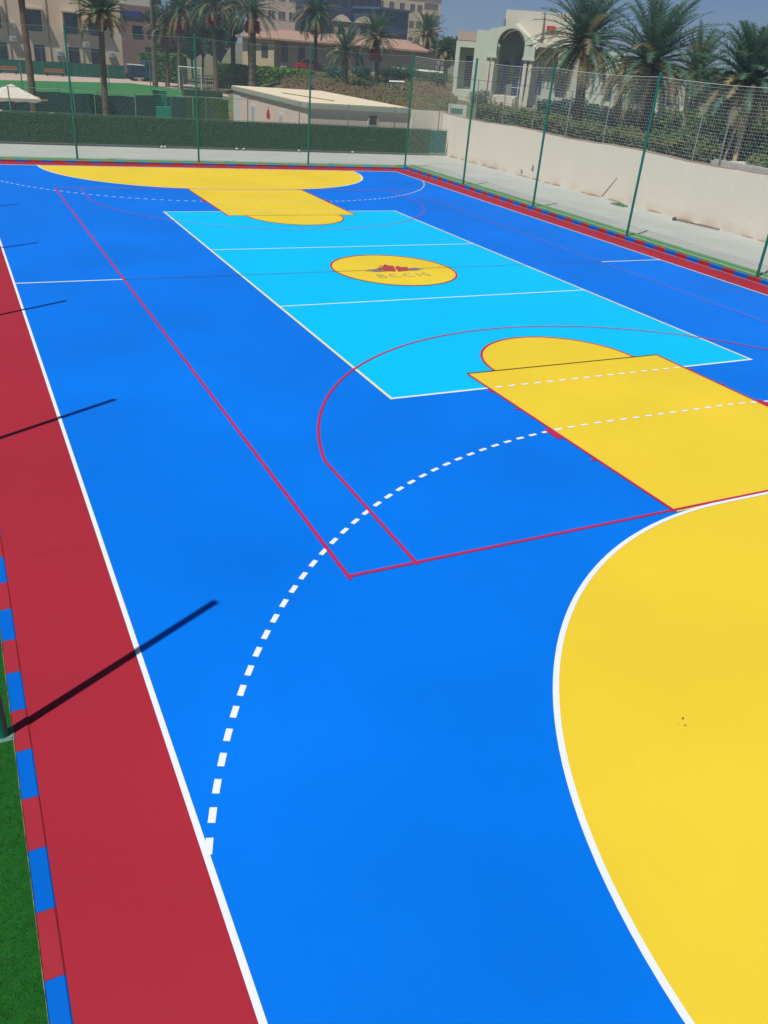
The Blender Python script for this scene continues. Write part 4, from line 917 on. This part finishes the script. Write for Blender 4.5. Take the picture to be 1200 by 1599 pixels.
# arch portal: front slab with arched opening
ox0, ox1 = X(776), X(817); zs = Zv(797, 70); oc = (ox0+ox1)/2; orr = (ox1-ox0)/2
ow0, ow1 = X(762), X(833); ztop = Zv(798, 40)
N_ = 20; inner = [(oc-orr*math.cos(math.pi*i/N_), zs+orr*1.0*math.sin(math.pi*i/N_)) for i in range(N_+1)]
outer = []
for i, (x, z) in enumerate(inner):
    f = i/N_; xo = ow0+(ow1-ow0)*f; zo = ztop+.1-abs(f-.5)*2*(ztop-zs)*.92 if f > .5 else ztop+.1-abs(f-.5)*2*.6; outer.append((xo, max(zo, z+.05)))
s = MB(); yf, yb = -1.6, -1.0
V = [(x, yf, z) for x, z in inner]+[(x, yf, z) for x, z in outer]+[(x, yb, z) for x, z in inner]+[(x, yb, z) for x, z in outer]; n = N_+1
s.add(V, [(i, i+1, n+i+1, n+i) for i in range(N_)]+[(2*n+i, 3*n+i, 3*n+i+1, 2*n+i+1) for i in range(N_)]+[(i, 2*n+i, 2*n+i+1, i+1) for i in range(N_)]+[(n+i, n+i+1, 3*n+i+1, 3*n+i) for i in range(N_)])
zcap = Zv(797, 88)
s.box((ow0, yf, zcap), (ox0, yb, zs-.001)); s.box((ox1, yf, zcap), (ow1, yb, zs-.001)); s.build('arch_portal', M_VILLA, vl)
s = MB()      # vaulted barrel behind the arch
V = [(x, yb+.002, z) for x, z in inner]+[(x, .55, z) for x, z in inner]
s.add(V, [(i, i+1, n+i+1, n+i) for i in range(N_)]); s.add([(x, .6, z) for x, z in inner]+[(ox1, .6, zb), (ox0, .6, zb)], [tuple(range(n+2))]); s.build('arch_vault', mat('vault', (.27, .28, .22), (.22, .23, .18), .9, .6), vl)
s = MB(); s.add([(ox1, yb, zs), (ow1, yb, Zv(833, 78)), (ow1, .9, Zv(833, 70)), (oc, .9, ztop+.3), (oc, yb, ztop+.1)], [(0, 1, 2, 3, 4)]); s.build('canopy_slope', M_VILLA2, vl)
for c in (X(765), X(772), X(821), X(829)):
    s = MB(); s.box((c-.17, yf+.1, zb-.2), (c+.17, yf+.44, zcap-.24)); s.build('column', M_VILLA2, vl)
for c in (X(768.5), X(825)):
    s = MB(); s.box((c-.62, yf-.05, zcap-.238), (c+.62, yb+.02, zcap-.002)); s.build('capital', M_VILLA, vl)
s = MB(); s.box((X(800), .5, zb+.9), (X(820), .58, Zv(810, 86))); dw = s.build('tall_window', M_GLASS, vl)
s = MB(); s.box((X(809.6), .44, zb+.9), (X(810.6), .498, Zv(810, 86)))
for f in (.25, .5, .75): z = zb+.9+(Zv(810, 86)-zb-.9)*f; s.box((X(800), .452, z-.04), (X(809.55), .496, z+.04)); s.box((X(810.65), .452, z-.04), (X(820), .496, z+.04))
s.build('glazing_bars', M_WHITE, dw)
s = MB(); s.box((X(783), .5, zb+1.4), (X(792), .58, Zv(788, 95))); s.build('small_window', M_GLASS, vl)
s = MB(); s.box((X(784), -3.4, zb), (X(818), -1.7, zb+1.15)); s.box((X(786), -3.9, zb), (X(788.5), -3.41, zb+1.0)); s.box((X(813), -3.9, zb), (X(816), -3.41, zb+1.0)); s.build('entrance_step', M_VILLA2, vl)
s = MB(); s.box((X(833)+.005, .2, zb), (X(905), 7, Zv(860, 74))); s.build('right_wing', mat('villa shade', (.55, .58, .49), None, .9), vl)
s = MB(); s.box((X(905)+.003, 1.0, zb), (X(960), 8, Zv(930, 80))); s.box((X(960)+.003, 1.8, zb), (X(1062), 8, Zv(1000, 104))); s.build('rear_wing', M_VILLA, vl)
for u0, u1 in ((838, 846), (868, 880), (940, 950), (985, 996), (1030, 1042)):
    yy_ = .14 if u0 < 900 else (.94 if u0 < 955 else 1.74)
    s = MB(); s.box((X(u0), yy_, zb+1.5), (X(u1), yy_+.055, zb+3.6)); s.build('window', M_GLASS, vl)
s = MB(); s.box((X(833), -1.2, Zv(845, 74)), (X(862), .19, Zv(845, 68))); s.build('wing_canopy', M_VILLA2, vl)
# sign board in the lawn left of the first right pole
p = at(716, 160, 60); t = thing('lawn_sign', 'small white sign with green and red marks on the lawn before the villa', 'sign', (p.x, p.y, 1.45), base_ang)
s = MB(); s.box((-.6, -.03, .35), (.6, .03, 1.35)); s.build('board', M_WHITE, t)
s = MB(); s.box((-.42, -.036, .78), (.35, -.033, 1.12)); s.build('green_mark', mat('sign green', (.08, .25, .14), None, .7), t)
s = MB(); s.box((-.38, -.036, .45), (.38, -.033, .66)); s.build('red_mark', mat('sign red', (.5, .12, .12), None, .7), t)
for x in (-.5, .5): s = MB(); s.bar((x, 0, -.1), (x, 0, .348), .05); s.build('leg', M_GREY, t)
# lawn between wall and villa
sheet('lawn', [[(17.9, 14), (40, 14), (56, 44), (30, 62), (26, 46), (17.9, 44)]], 1.53, mat('lawn', (.085, .125, .035), (.12, .13, .05), 1, .6, 8, .6, 20, contrast=.4))
# pale paving behind the wall at right
s = MB(); s.box((17.85, -9, 1.4), (18.1, 6.2, 2.52)); s.box((18.105, -9, 1.4), (21.3, 6.6, 2.42)); struct(s.build('garden_terrace', mat('paving', (.56, .54, .48), (.45, .43, .38), .9, 2, 6)))
# weed tuft and brown pipe on the concrete by the wall
d = ray(970, 320); p = CAM+d*(-CZ/d.z)
t = thing('weed_tuft', 'green weed growing from the concrete beside the wall', 'weed', (p.x-.1, p.y, -.012)); s = MB()
for i in range(260):
    a = random.uniform(0, 6.28); r = random.uniform(.0, .55); q = Vector((math.cos(a)*r*.5, math.sin(a)*r, 0)); tp = q+Vector((random.uniform(-.12, .12), random.uniform(-.15, .15), random.uniform(.03, .22)*(1-r)))
    s.add([q+Vector((0, .02, 0)), q-Vector((0, .02, 0)), tp], [(0, 1, 2)])
s.build('leaves', mat('weed', (.12, .26, .08), None, .8), t)
d = ray(1055, 342); p = CAM+d*(-(CZ-.05)/d.z); d = ray(1124, 358); q = CAM+d*(-(CZ-.05)/d.z)
s = MB(); s.tube([p, q], .03, 8); s.tube([p-Vector((0, -.12, 0)), p+Vector((.02, -.02, .03))], .07, 8); tag(s.build('old_pipe', mat('rust', (.13, .10, .08), None, .9)), 'thin dark rusty pipe lying along the foot of the wall', 'pipe')

# ------------------------------------------------------------------ haze
s = MB(); s.box((-320, -140, -1.2), (420, 420, 30)); hz = s.build('haze', [])
m = bpy.data.materials.new('haze air'); m.use_nodes = True; n = m.node_tree; n.nodes.clear()
ou = n.nodes.new('ShaderNodeOutputMaterial'); pv = n.nodes.new('ShaderNodeVolumePrincipled'); pv.inputs['Color'].default_value = (.72, .86, 1, 1); pv.inputs['Density'].default_value = .0013; pv.inputs['Anisotropy'].default_value = .2
n.links.new(pv.outputs[0], ou.inputs['Volume']); hz.data.materials.append(m); hz['kind'] = 'stuff'
